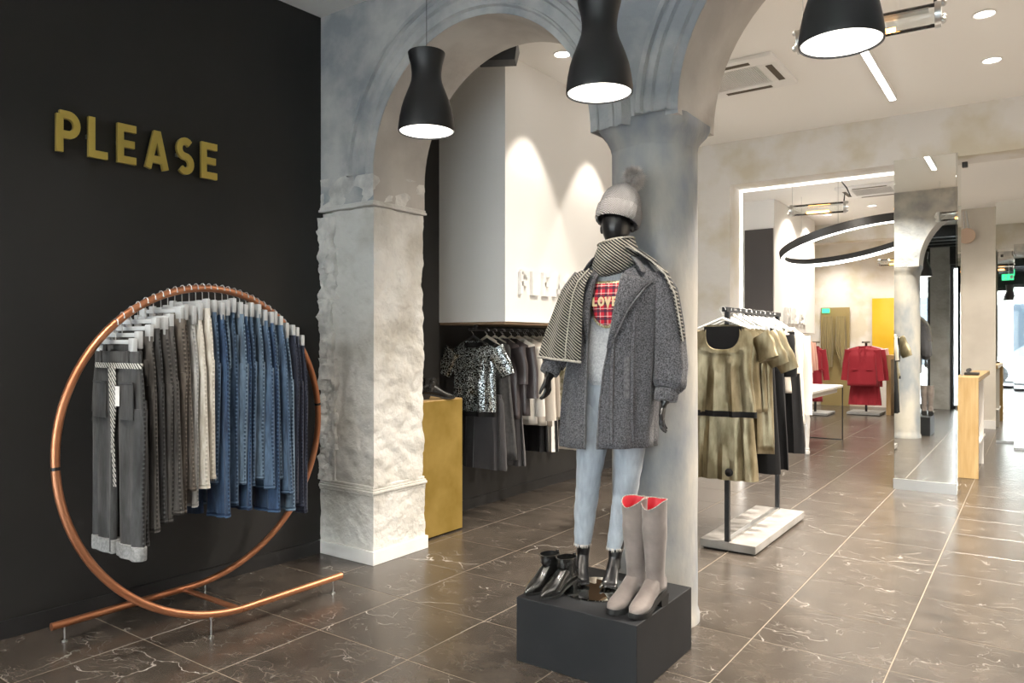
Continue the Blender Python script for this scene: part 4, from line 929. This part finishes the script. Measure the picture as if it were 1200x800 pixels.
strip([(1.475,.155,.235,-.02),(1.445,.150,.285,-.01),(1.41,.146,.262,0),(1.36,.138,.228,0),(1.30,.128,.19,0),(1.22,.116,.155,0),(1.13,.100,.112,0)], .024, 'lapel')
for s, cx_ in ((-1, .045), (1, .155)):
    g = G(); R = []
    for u in steps(0, 1, 8):
        ang = lerp(0, 100, u); x0 = .10+s*(.075+.035*u); y0 = lerp(-.075, .08, u)
        R.append([(x0, y0, 1.565), (x0+s*.02, y0-.008, 1.56), (x0+s*.045, y0-.02, 1.525), (x0+s*.075*(1-.2*u), y0-.03*(1-u), 1.475)])
    g.loft(R, (0,0), closed=False).build('collar', tweed, ct, mods=[('SOLIDIFY', dict(thickness=.008)), ('SUBSURF', dict(levels=1, render_levels=1))])
# front edges with the highlight painted as lighter wool, buttons, pocket welt
for side in (0, 1):
    g = G(); g.tube([Vector(coat_pt(gap(z)[side]+(.004 if side == 0 else -.004)*-1, z, .012)) for z in steps(.67, 1.44, 20)], .0045, 6); g.build('front_edge_highlight', edge_m, ct)
for z, dx in ((1.205, .022), (1.045, .022)):
    p = coat_pt(gap(z)[1]+dx, z, .020); G().tube([p, (p[0], p[1]-.006, p[2])], .012, 14, up=(0,0,1)).build('button', black_matt, ct)
g = G().loft([[coat_pt(.175, z, .028), coat_pt(.198, z, .028), coat_pt(.198, z, .012), coat_pt(.175, z, .012)] for z in steps(.90, 1.09, 6)]); g.build('pocket_welt', edge_m, ct)
for xx in (.215, .13):
    g = G().tube([Vector(coat_pt(xx+.01*sin(z*5), z, .012)) for z in steps(.70, 1.30, 14)], [.006+.006*sin(pi*q/14) for q in range(15)], 6); g.build('pleat', tweed, ct)
# sleeves
def sleeve(path, R, cuff, nm, nf=9):
    P = []; 
    for i in range(len(path)-1):
        for k in range(6): u = k/6; P.append((Vector(path[i]).lerp(Vector(path[i+1]), u), lerp(R[i], R[i+1], u*u*(3-2*u))))
    P.append((Vector(path[-1]), R[-1])); g = G(); rings = []
    for i, (p, r) in enumerate(P):
        t_ = (P[min(i+1, len(P)-1)][0]-P[max(0, i-1)][0]).normalized(); a = Vector((1,0,0)); a = (a-t_*a.dot(t_)).normalized(); b_ = t_.cross(a); u = i/(len(P)-1)
        rings.append([p+(a*cos(q)+b_*sin(q)*.95)*r*(1+.07*u*sin(nf*q+u*2)+.03*sin(3*q+u*8)) for q in [2*pi*k/36 for k in range(36)]])
    s_ = g.loft(rings, (1, 1)).build('sleeve', tweed, ct)
    g = G(); p, d = Vector(cuff[0]), Vector(cuff[1]); rings = []
    for u in steps(0, 1, 4):
        c = p+d*u; t_ = d.normalized(); a = Vector((1,0,0)); a = (a-t_*a.dot(t_)).normalized(); b_ = t_.cross(a)
        rings.append([c+(a*cos(q)+b_*sin(q))*(cuff[2]*(1+.05*sin(14*q))+.004*sin(pi*u)) for q in [2*pi*k/42 for k in range(42)]])
    g.loft(rings, (1, 1)).build('cuff', tweed, s_)
sleeve([(-.055,.03,1.455),(-.115,.03,1.38),(-.145,.02,1.24),(-.175,-.01,1.12),(-.20,-.06,1.05)], [.075,.080,.074,.072,.056], ((-.20,-.058,1.055), (-.014,-.022,-.05), .044), 'l')
sleeve([(.255,.035,1.455),(.305,.035,1.38),(.335,.035,1.22),(.350,.025,1.05),(.350,.005,.965),(.342,-.01,.935)], [.078,.082,.082,.085,.078,.058], ((.343,-.01,.94), (-.004,-.012,-.055), .050), 'r')

# scarf: wrap round the neck, end over one arm, edge over the other shoulder
g = G(); rings = []
for z, a, b_, cy in ((1.485,.070,.075,.02),(1.495,.098,.112,.0),(1.53,.112,.122,-.005),(1.565,.108,.118,-.004),(1.60,.096,.106,-.003),(1.63,.086,.098,-.004),(1.636,.078,.09,-.004),(1.62,.07,.08,0)):
    rings.append([(.10+(a+.004*sin(6*q+z*40))*cos(q), cy+(b_+.004*sin(5*q-z*30))*sin(q), z+.016*cos(q)+(-.016*max(0,-sin(q)) if z < 1.51 else 0)) for q in [2*pi*k/44 for k in range(44)]])
sf = g.loft(rings, (0,0)).build('scarf', scarf_m, mq)
g = G(); g.tube([(.10+.086*cos(q), -.004+.098*sin(q), 1.634+.016*cos(q)) for q in [2*pi*k/44 for k in range(44)]], .0042, 6, closed=True); g.build('scarf_edging', scarf_edge, sf)
R = []; tab = [(1.50,.03,-.045,-.105,-.085),(1.44,.00,-.115,-.145,-.09),(1.38,-.005,-.165,-.165,-.06),(1.30,-.01,-.20,-.165,-.045),(1.22,-.01,-.235,-.165,-.04),(1.14,-.012,-.255,-.17,-.06),(1.085,-.012,-.262,-.175,-.08)]
for z, xr, xl, yr, yl in tab:
    R.append([(lerp(xr, xl, q), lerp(yr, yl, q*q)-.016-.017*sin(q*13+.4)*(1.55-z)*2, z+(-.02*(1-q) if z < 1.1 else 0)) for q in steps(0, 1, 26)])
g = G().loft(R, (0,0), closed=False).build('scarf_end', scarf_m, sf, mods=[('SOLIDIFY', dict(thickness=.008)), ('SUBSURF', dict(levels=1, render_levels=1))])
G().tube(R[-1], .006, 6).build('scarf_edging', scarf_edge, sf); G().tube([(r[9][0], r[9][1]-.009, r[9][2]) for r in R], .0035, 6).build('scarf_edging', scarf_edge, sf)
R = []
for x, y, z in ((.16,-.07,1.60),(.21,-.02,1.575),(.27,.00,1.53),(.33,-.01,1.47),(.375,-.015,1.38),(.395,-.015,1.27),(.412,-.01,1.16)):
    R.append([(x+.012, y-.035, z+.0), (x+.014, y, z+.012), (x+.010, y+.05, z+.014), (x, y+.10, z)])
g = G().loft(R, (0,0), closed=False).build('scarf_end', scarf_m, sf, mods=[('SOLIDIFY', dict(thickness=.010))])
G().tube([r[0] for r in R], .004, 6).build('scarf_edging', scarf_edge, sf)

# bobble hat
HT = Vector((.10, .005, 1.712)); tilt = Matrix.Rotation(rad(-16), 3, 'X') @ Matrix.Rotation(rad(7), 3, 'Y')
def hp(x, y, z): return HT+tilt@Vector((x, y, z))
rings = []
for z, r in ((.03,.096),(.06,.103),(.10,.104),(.135,.098),(.165,.084),(.19,.062),(.208,.036),(.214,.012)): rings.append([hp((r*.95+.0016*sin(20*q))*cos(q), (r*1.06+.0016*sin(20*q))*sin(q), z) for q in [2*pi*k/60 for k in range(60)]])
hat = G().loft(rings, (0, 1)).build('bobble_hat', knit_grey, mq)
rings = []
for z, r in ((.018,.098),(.012,.106),(.02,.1115),(.055,.1145),(.085,.1125),(.092,.107),(.09,.098)): rings.append([hp((r*.95+.002*sin(26*q))*cos(q), (r*1.06+.002*sin(26*q))*sin(q), z) for q in [2*pi*k/78 for k in range(78)]])
G().loft(rings, (0,0)).build('turn_up', knit_grey, hat)
random.seed(11); g = G(); pc = hp(.035, .0, .252); g.ball(pc, .036, 10)
for k in range(2600):
    d = Vector((random.gauss(0,1), random.gauss(0,1), random.gauss(0,1))).normalized(); s_ = d.orthogonal().normalized(); L = random.uniform(.050, .078)
    b0 = pc+d*.022; e = pc+d*L+Vector((0,0,-.004))+s_*random.uniform(-.01, .01)
    g.add([b0+s_*.0012, b0-s_*.0012, e], [(0,1,2)])
g.build('pompom', fur, hat, smooth=False)

# ------------------------------------------------------------------ gold rack right of the column
SX, SY0, SY1 = -1.745, 5.03, 6.24
t = thing('display_rack', 'black steel clothes rack on a pale concrete slab', 'clothes rack', (SX, 5.63, 0))
g = G().box(-.19, .20, -.62, .66, .012, .068, bev=.004); g.build('concrete_base', concrete, t, smooth=False)
G().box(-.17, .18, -.60, .64, 0, .012).build('base_pad', rubber, t, smooth=False)
for y in (SY0-5.63, SY1-5.63): G().box(-.016, .016, y-.016, y+.016, .068, 1.66, bev=.002).build('post', dark_steel, t, smooth=False)
G().box(-.018, .018, SY0-5.63-.06, SY1-5.63+.04, 1.655, 1.687, bev=.003).build('hanging_bar', dark_steel, t, smooth=False)
G().box(-.018, .018, SY0-5.63+.02, SY1-5.63-.02, .068, .086).build('floor_bar', steel, t, smooth=False)
GG = 'garments on the concrete based rack'; HH = 'white hangers on the concrete based rack'
wh = mat('white_hanger', (.78,.78,.76), .3); BZ = 1.69
hang_for((SX-.01, 4.965, BZ), 'white hanger carrying the front gold tank top', wh, rad(4), HH, .10, .19)
top('tank_top', 'gold lame sleeveless top with scooped neck, nearest on the rack', 'top', gold_cloth, (SX-.005, 4.95, BZ-.125), rad(4), L=.62, hw=.21, sl=0, seed=3, neck=.115, scoop=.17, lining=black_cloth, group=GG, fold=.016, flare=1.10, hem=black_cloth)
sk = skirt('gold_skirt', 'gold lame skirt with black ball trim below the front tank top', gold_cloth, (SX-.01, 5.0, .98), rad(4), .475, .18, .225, .045, 22, GG, .016)
g = G().ball((.045, -.055, -.42), .028, 10); g.build('ball_trim', black_cloth, sk)
for k, y in enumerate((5.06, 5.16, 5.26)):
    hang_for((SX, y, BZ), 'white hanger carrying the %s gold top behind the tank' % ordn[k], wh, 0, HH, .10, .18)
    top('gold_blouse', 'short sleeved gold lame top, %s behind the tank top' % ordn[k], 'top', gold_cloth, (SX+.02+.015*k, y, BZ-.125), rad(-4+3*k), L=.60 if k < 2 else .9, hw=.205, sl=.16+.04*k, sw=.085, seed=30+k, neck=.09, scoop=.08, group=GG, sleeve_tilt=.5, fold=.014)
def trousers_on(y, lab, m, L, dx, seed):
    h = thing('clip_hanger', 'clip hanger carrying the '+lab, 'hanger', (SX, y, BZ-.033), 0, 'clip hangers on the concrete based rack'); clip_hanger(h, .117, .13)
    t = thing('trousers', lab, 'trousers', (SX+dx, y, BZ-.165), 0, GG); random.seed(seed); ph = random.uniform(0, 6)
    cloth([(0,.155,.02,0,.002),(-.28,.19,.028,0,.006)], steps(-.02, -.29, 6), 4, ph, 36, .7).build('seat', m, t); G().loft([sect(z, .157, .022, 0, 36, .002, 4, ph, .7) for z in (0, -.035)]).build('waistband', m, t)
    for s in (-1, 1): cloth([(-.26,.098,.027,s*.092,.006),(-L,.12,.032,s*.11,.012)], steps(-.26, -L, 12), 3, ph+s, 30, .7, (1,1)).build('leg', m, t)
trousers_on(5.38, 'black wide trousers, nearest pair on the concrete based rack', black_cloth, 1.02, .03, 41)
trousers_on(5.50, 'black wide trousers, middle pair on the concrete based rack', black_cloth, 1.0, .06, 42)
hang_for((SX, 5.62, BZ), 'white hanger carrying the black top', wh, 0, HH, .10, .18)
top('black_blouse', 'black top between the black trousers on concrete based rack', 'top', black_cloth, (SX+.04, 5.62, BZ-.125), 0, L=.85, hw=.20, sl=.3, seed=43, group=GG)
hang_for((SX, 5.72, BZ), 'white hanger carrying the cream scarf top', wh, 0, HH, .10, .18)
top('cream_blouse', 'cream silky top between black garments on the rack', 'top', cream_cloth, (SX+.06, 5.72, BZ-.125), 0, L=.5, hw=.19, sl=.28, sw=.06, seed=44, group=GG)
trousers_on(5.82, 'black wide trousers, farthest pair on the concrete based rack', black_cloth, .92, .09, 45)
for k, y in enumerate((5.98, 6.12)):
    hang_for((SX, y, BZ), 'white hanger carrying the %s white jumper' % ('nearer', 'farther')[k], wh, 0, HH, .10, .18)
    top('white_jumper', 'white long sleeved jumper at far end of rack, %s one' % ('nearer', 'farther')[k], 'jumper', white_cloth, (SX+.06+.03*k, y, BZ-.125), 0, L=.78, hw=.16, sl=.62, sw=.055, seed=46+k, group=GG, sleeve_tilt=.04)
for k in range(9): hang_for((SX, 5.1+k*.12+.03, BZ), 'empty white hanger on the concrete based rack, %s from the near end' % ordn[k], wh, 0, 'empty hangers on the concrete based rack', .05, .12)

# ------------------------------------------------------------------ back room
t = thing('white_table', 'white table with turned legs beyond the portal opening', 'table', (-2.95, 10.8, 0))
G().box(-.62, .62, -.90, .93, .775, .81, bev=.006).build('tabletop', white_paint, t, smooth=False)
G().box(-.55, .55, -.84, .86, .70, .775).build('apron', white_paint, t, smooth=False)
for x, y in ((-.52,-.80),(.54,-.84)): G().lathe([(.0,0),(.026,0),(.034,.03),(.022,.055),(.030,.07),(.020,.09),(.030,.30),(.036,.46),(.026,.50),(.040,.54),(.028,.57),(.040,.60),(.040,.70)], 18, c=(x, y, 0)).build('leg', white_paint, t)
g = G().box(-.62,.62,.90,.915,0,.012).box(.607,.62,.90,.915,0,.775).box(-.62,-.607,.90,.915,0,.775); g.build('steel_frame_leg', dark_steel, t, smooth=False)

def coat_rack(x, y, lab, n_, side):
    t = thing('coat_rack', lab, 'clothes rack', (x, y, 0))
    G().box(-.30, .30, -.35, .35, .01, .05).build('base', concrete_dk, t, smooth=False); G().box(-.02,.02,-.02,.02,.05,1.42).build('post', dark_steel, t, smooth=False)
    g = G().box(-.02,.02,-.35,.3,1.42,1.45); g.build('bar', dark_steel, t, smooth=False)
CR = [(-2.79, 16.2, 'beside the yellow panel'), (-3.93+.42, 15.4, 'beside the mirror door')]
coat_rack(-2.79, 16.2, 'small dark rack carrying red coats beside the oak console', 3, 0)
coat_rack(-3.62, 15.6, 'small dark rack carrying the left red coat', 1, 0)
def tailored(loc, rz, lab, L=.72, seed=60, hw=.235, m=red_cloth):
    o = top('red_coat', lab, 'coat', m, loc, rz, L=L, hw=hw, sl=.60, sw=.075, seed=seed, neck=.07, scoop=.05, group='red coats in the back room', sleeve_tilt=.14, flare=1.02, th=.09)
    for s in (-1, 1): G().prism([(s*.02, -.36), (s*.075, -.10), (s*.06, -.02), (s*.03, -.03)], -.10, -.085).build('lapel', m, o)
    for s in (-1, 1): G().box(s*.12-.05, s*.12+.05, -.105, -.09, -.47, -.44).build('pocket_flap', m, o, smooth=False)
    return o
tailored((-2.79, 15.80, 1.36), rad(8), 'red tailored coat, front one on the right hand rack', .78, 61, .27)
tailored((-2.74, 16.02, 1.36), rad(8), 'red coat with grey side stripe behind the front red coat', .80, 62, .27)
top('white_blouse', 'white and rose blouse peeking out behind the red coats', 'top', rose_cloth, (-2.76, 16.2, 1.37), rad(8), L=.4, hw=.30, sl=.25, sw=.1, seed=63)
skirt('red_skirt', 'red skirt below the front red coat', red_cloth, (-2.77, 15.95, .80), rad(8), .60, .22, .30, .09, 64)
tailored((-3.60, 15.5, 1.36), rad(8), 'red coat on the left hand rack, half hidden', 1.1, 65, .14)
# curtains reflected in a tall mirror, modelled as a solid doorway
t = thing('curtain_reflection', 'mirror reflection of olive curtains, built as a solid doorway in back room', 'doorway', (-4.02+.0, 19.94, 0))
G().box(-.49, .12, 0, .02, 0, 2.22).build('brass_back', mat('dull_brass', (.36,.29,.13), .5, .3), t, smooth=False)
t.location = (-3.55, 17.93, 0)
def curt(x, m, parent):
    cloth([(0,.10,.03,0,.01),(-.7,.13,.04,0,.02),(-1.15,.05,.04,.05,.012)], steps(0, -1.15, 10), 8, x, 40, .8, (1,1)).build('curtain', m, parent, loc=(x, -.06, 2.02))
curt(-.33, olive_curtain, t); curt(-.05, olive_curtain, t)
G().box(-.46, -.30, -.02, 0, 2.10, 2.20).build('exit_plate', exit_green, t, smooth=False)
tag(G().box(-2.97, -2.35, 17.93, 17.97, 1.08, 2.40, bev=.004).build('yellow_panel', yellow_m, smooth=False), 'glossy yellow acrylic panel on the far wall', 'panel')
t = thing('oak_console', 'pale oak console beside the red coats', 'console', (-2.0, 16.95, 0))
G().box(-.42, .5, -.8, .8, 1.10, 1.18).build('worktop', wood_oak, t, smooth=False); G().box(-.42, -.34, -.8, .8, 0, 1.10).build('side_panel', wood_oak, t, smooth=False); G().box(.42, .5, -.8, .8, 0, 1.10).build('side_panel', wood_oak, t, smooth=False)
# far rail of garments
t = thing('far_rail', 'thin rail under the far overhead box with green and pink garments', 'clothes rail', (-3.55, 13.0, 1.56)); G().tube([(0,-1.1,0),(0,1.3,0)], .012, 8).build('bar', gold_m, t)
for k in range(10):
    y = 12.5+k*.19; m = (white_cloth, green_cloth, green_cloth, taupe_cloth, taupe_cloth, taupe_cloth, pink_cloth, pink_cloth, pink_cloth, pink_cloth)[k]
    top('garment', ('white', 'moss green', 'moss green', 'taupe', 'taupe', 'taupe', 'dusty pink', 'dusty pink', 'dusty pink', 'dusty pink')[k]+' garment on far rail, %s from the near end' % ordn[k], 'top', m, (-3.52, y, 1.50), 0, L=.62+.1*(k % 3), hw=.19, sl=.5, sw=.06, seed=70+k, group='garments on the far rail')

# right hand side: oak desk, beige wall fittings, mirror panels
t = thing('oak_desk', 'pale oak reception desk end beside the mirror pillar', 'desk', (-.585, 9.18, 0))
G().box(-.09, .085, 0, .05, 0, 1.07, bev=.003).build('end_panel', wood_oak, t, smooth=False); G().box(-.09, .085, .05, 2.3, 1.02, 1.07).build('worktop', wood_oak, t, smooth=False)
G().box(-.09, -.05, .05, 2.3, 0, 1.02).build('front_panel', wood_oak, t, smooth=False)
G().box(.0, .07, 1.2, 1.26, 0, 1.02).build('inner_leg', white_paint, t, smooth=False)
g = G().box(-.04, .07, .7, 1.6, .30, .32); g.build('shelf', white_paint, t, smooth=False)
t = thing('phone', 'small black telephone on the oak desk end', 'telephone', (-.60, 9.85, 1.07))
G().box(-.07,.07,-.1,.1,0,.03, bev=.006).build('base', black_matt, t); G().tube([(-.03,-.1,.055),(-.03,-.06,.045),(-.03,.06,.045),(-.03,.1,.055)], [.022,.014,.014,.022], 10).build('handset', black_matt, t)
for k in range(3):
    tag(G().box(-.035, .055, 9.18+.85+k*.22, 9.18+.97+k*.22, .3205, .42+.05*k).build('desk_file', (car_m, red_cloth, wash_blue)[k], smooth=False), ('white', 'red', 'blue')[k]+' file standing on the shelf under the oak desk', 'file')
t = thing('wall_disc', 'small round tan disc hanging on a strap against the beige wall', 'ornament', (-.98, 14.50, 2.75))
G().tube([(0,-.02,0),(0,.02,0)], .13, 28, up=(0,0,1)).build('disc', mat('tan_leather', (.42,.30,.22), .5), t); G().tube([(-.03,0,.10),(-.05,0,.42)], .012, 6).build('strap', steel, t); G().tube([(.03,0,.10),(-.01,0,.42)], .012, 6).build('strap', steel, t); t.location = (-.96, 14.52, 3.22)
tag(G().box(-.575, -.53, PY-.02, PY+.03, 3.09, 3.14, bev=.004).build('glass_clamp', black_matt, smooth=False), 'small black glass clamp at top right of the mirror pillar', 'clamp')
t = thing('mirror_panel', 'tall mirror panel at right edge, nearer and lower set', 'mirror', (.08, 11.95, 0)); G().box(-.33, .9, 0, .03, .03, 2.75).build('mirror_pane', mirror_m, t, smooth=False); G().box(-.33, .9, -.004, .03, 0, .03).build('base_rail', steel, t, smooth=False)
t = thing('mirror_panel', 'tall mirror panel at right edge, farther and narrower one', 'mirror', (-.38, 12.7, 0)); G().box(-.10, .5, 0, .03, .03, 3.45).build('mirror_pane', mirror_m, t, smooth=False); G().box(-.10, .5, -.004, .03, 0, .03).build('base_rail', steel, t, smooth=False)
t = thing('exit_sign', 'green hanging emergency exit sign reflected in right mirror', 'sign', (-.62, 1.2, 3.2)); G().box(-.16,.16,-.015,.015,-.08,.08).build('panel', exit_green, t, smooth=False); G().tube([(0,0,.08),(0,0,H-3.2)], .006, 6).build('rod', white_paint, t)
g = G(); g.ball((-.06,.017,.045), .014, 8); g.tube([(-.06,.017,.03),(-.075,.017,-.01),(-.05,.017,-.055)], .008, 6); g.tube([(-.075,.017,-.01),(-.10,.017,-.05)], .008, 6); g.box(.03,.10,.015,.018,-.05,.05); g.build('running_figure', white_paint, t)
# beam panels on the front room ceiling by the shop front, seen in the pillar mirror
for k in range(4): struct(G().box(-4.2, 3.6, -1.9+k*.55, -1.75+k*.55, H-.22, H).build('trim_%d' % (k+3), dark_steel, smooth=False))
# street seen in the mirrors
t = thing('parked_car', 'white car parked in the street, seen in the right mirrors', 'car', (.2, -7.5, -.05))
g = G(); rings = []
for x, z0, z1 in ((-2.1,.35,.75),(-1.9,.28,.85),(-1.2,.25,.95),(0,.25,.98),(1.3,.25,.98),(2.0,.3,.9),(2.15,.4,.8)): rings.append([(x,-.85,z0),(x,.85,z0),(x,.88,(z0+z1)/2),(x,.80,z1),(x,-.80,z1),(x,-.88,(z0+z1)/2)])
g.loft(rings).build('body', car_m, t)
g = G(); g.loft([[(-1.1,-.78,.95),(1.7,-.78,.95),(1.7,.78,.95),(-1.1,.78,.95)], [(-.5,-.62,1.42),(1.1,-.62,1.42),(1.1,.62,1.42),(-.5,.62,1.42)]]).build('cabin', car_glass, t, smooth=False)
for x in (-1.35, 1.35):
    for y in (-.82, .82): G().tube([(x,y-.1,.32),(x,y+.1,.32)], .32, 24, up=(0,0,1)).build('wheel', rubber, t)
t = thing('street_building', 'pale building facade across the street', 'building', (0, -16, -.05))
G().box(-25, 25, -.5, 0, 0, 12).build('facade', facade_m, t, smooth=False)
for x in range(-12, 13, 4): G().box(x-.9, x+.9, 0, .05, .6, 3.2).build('shop_window', car_glass, t, smooth=False)
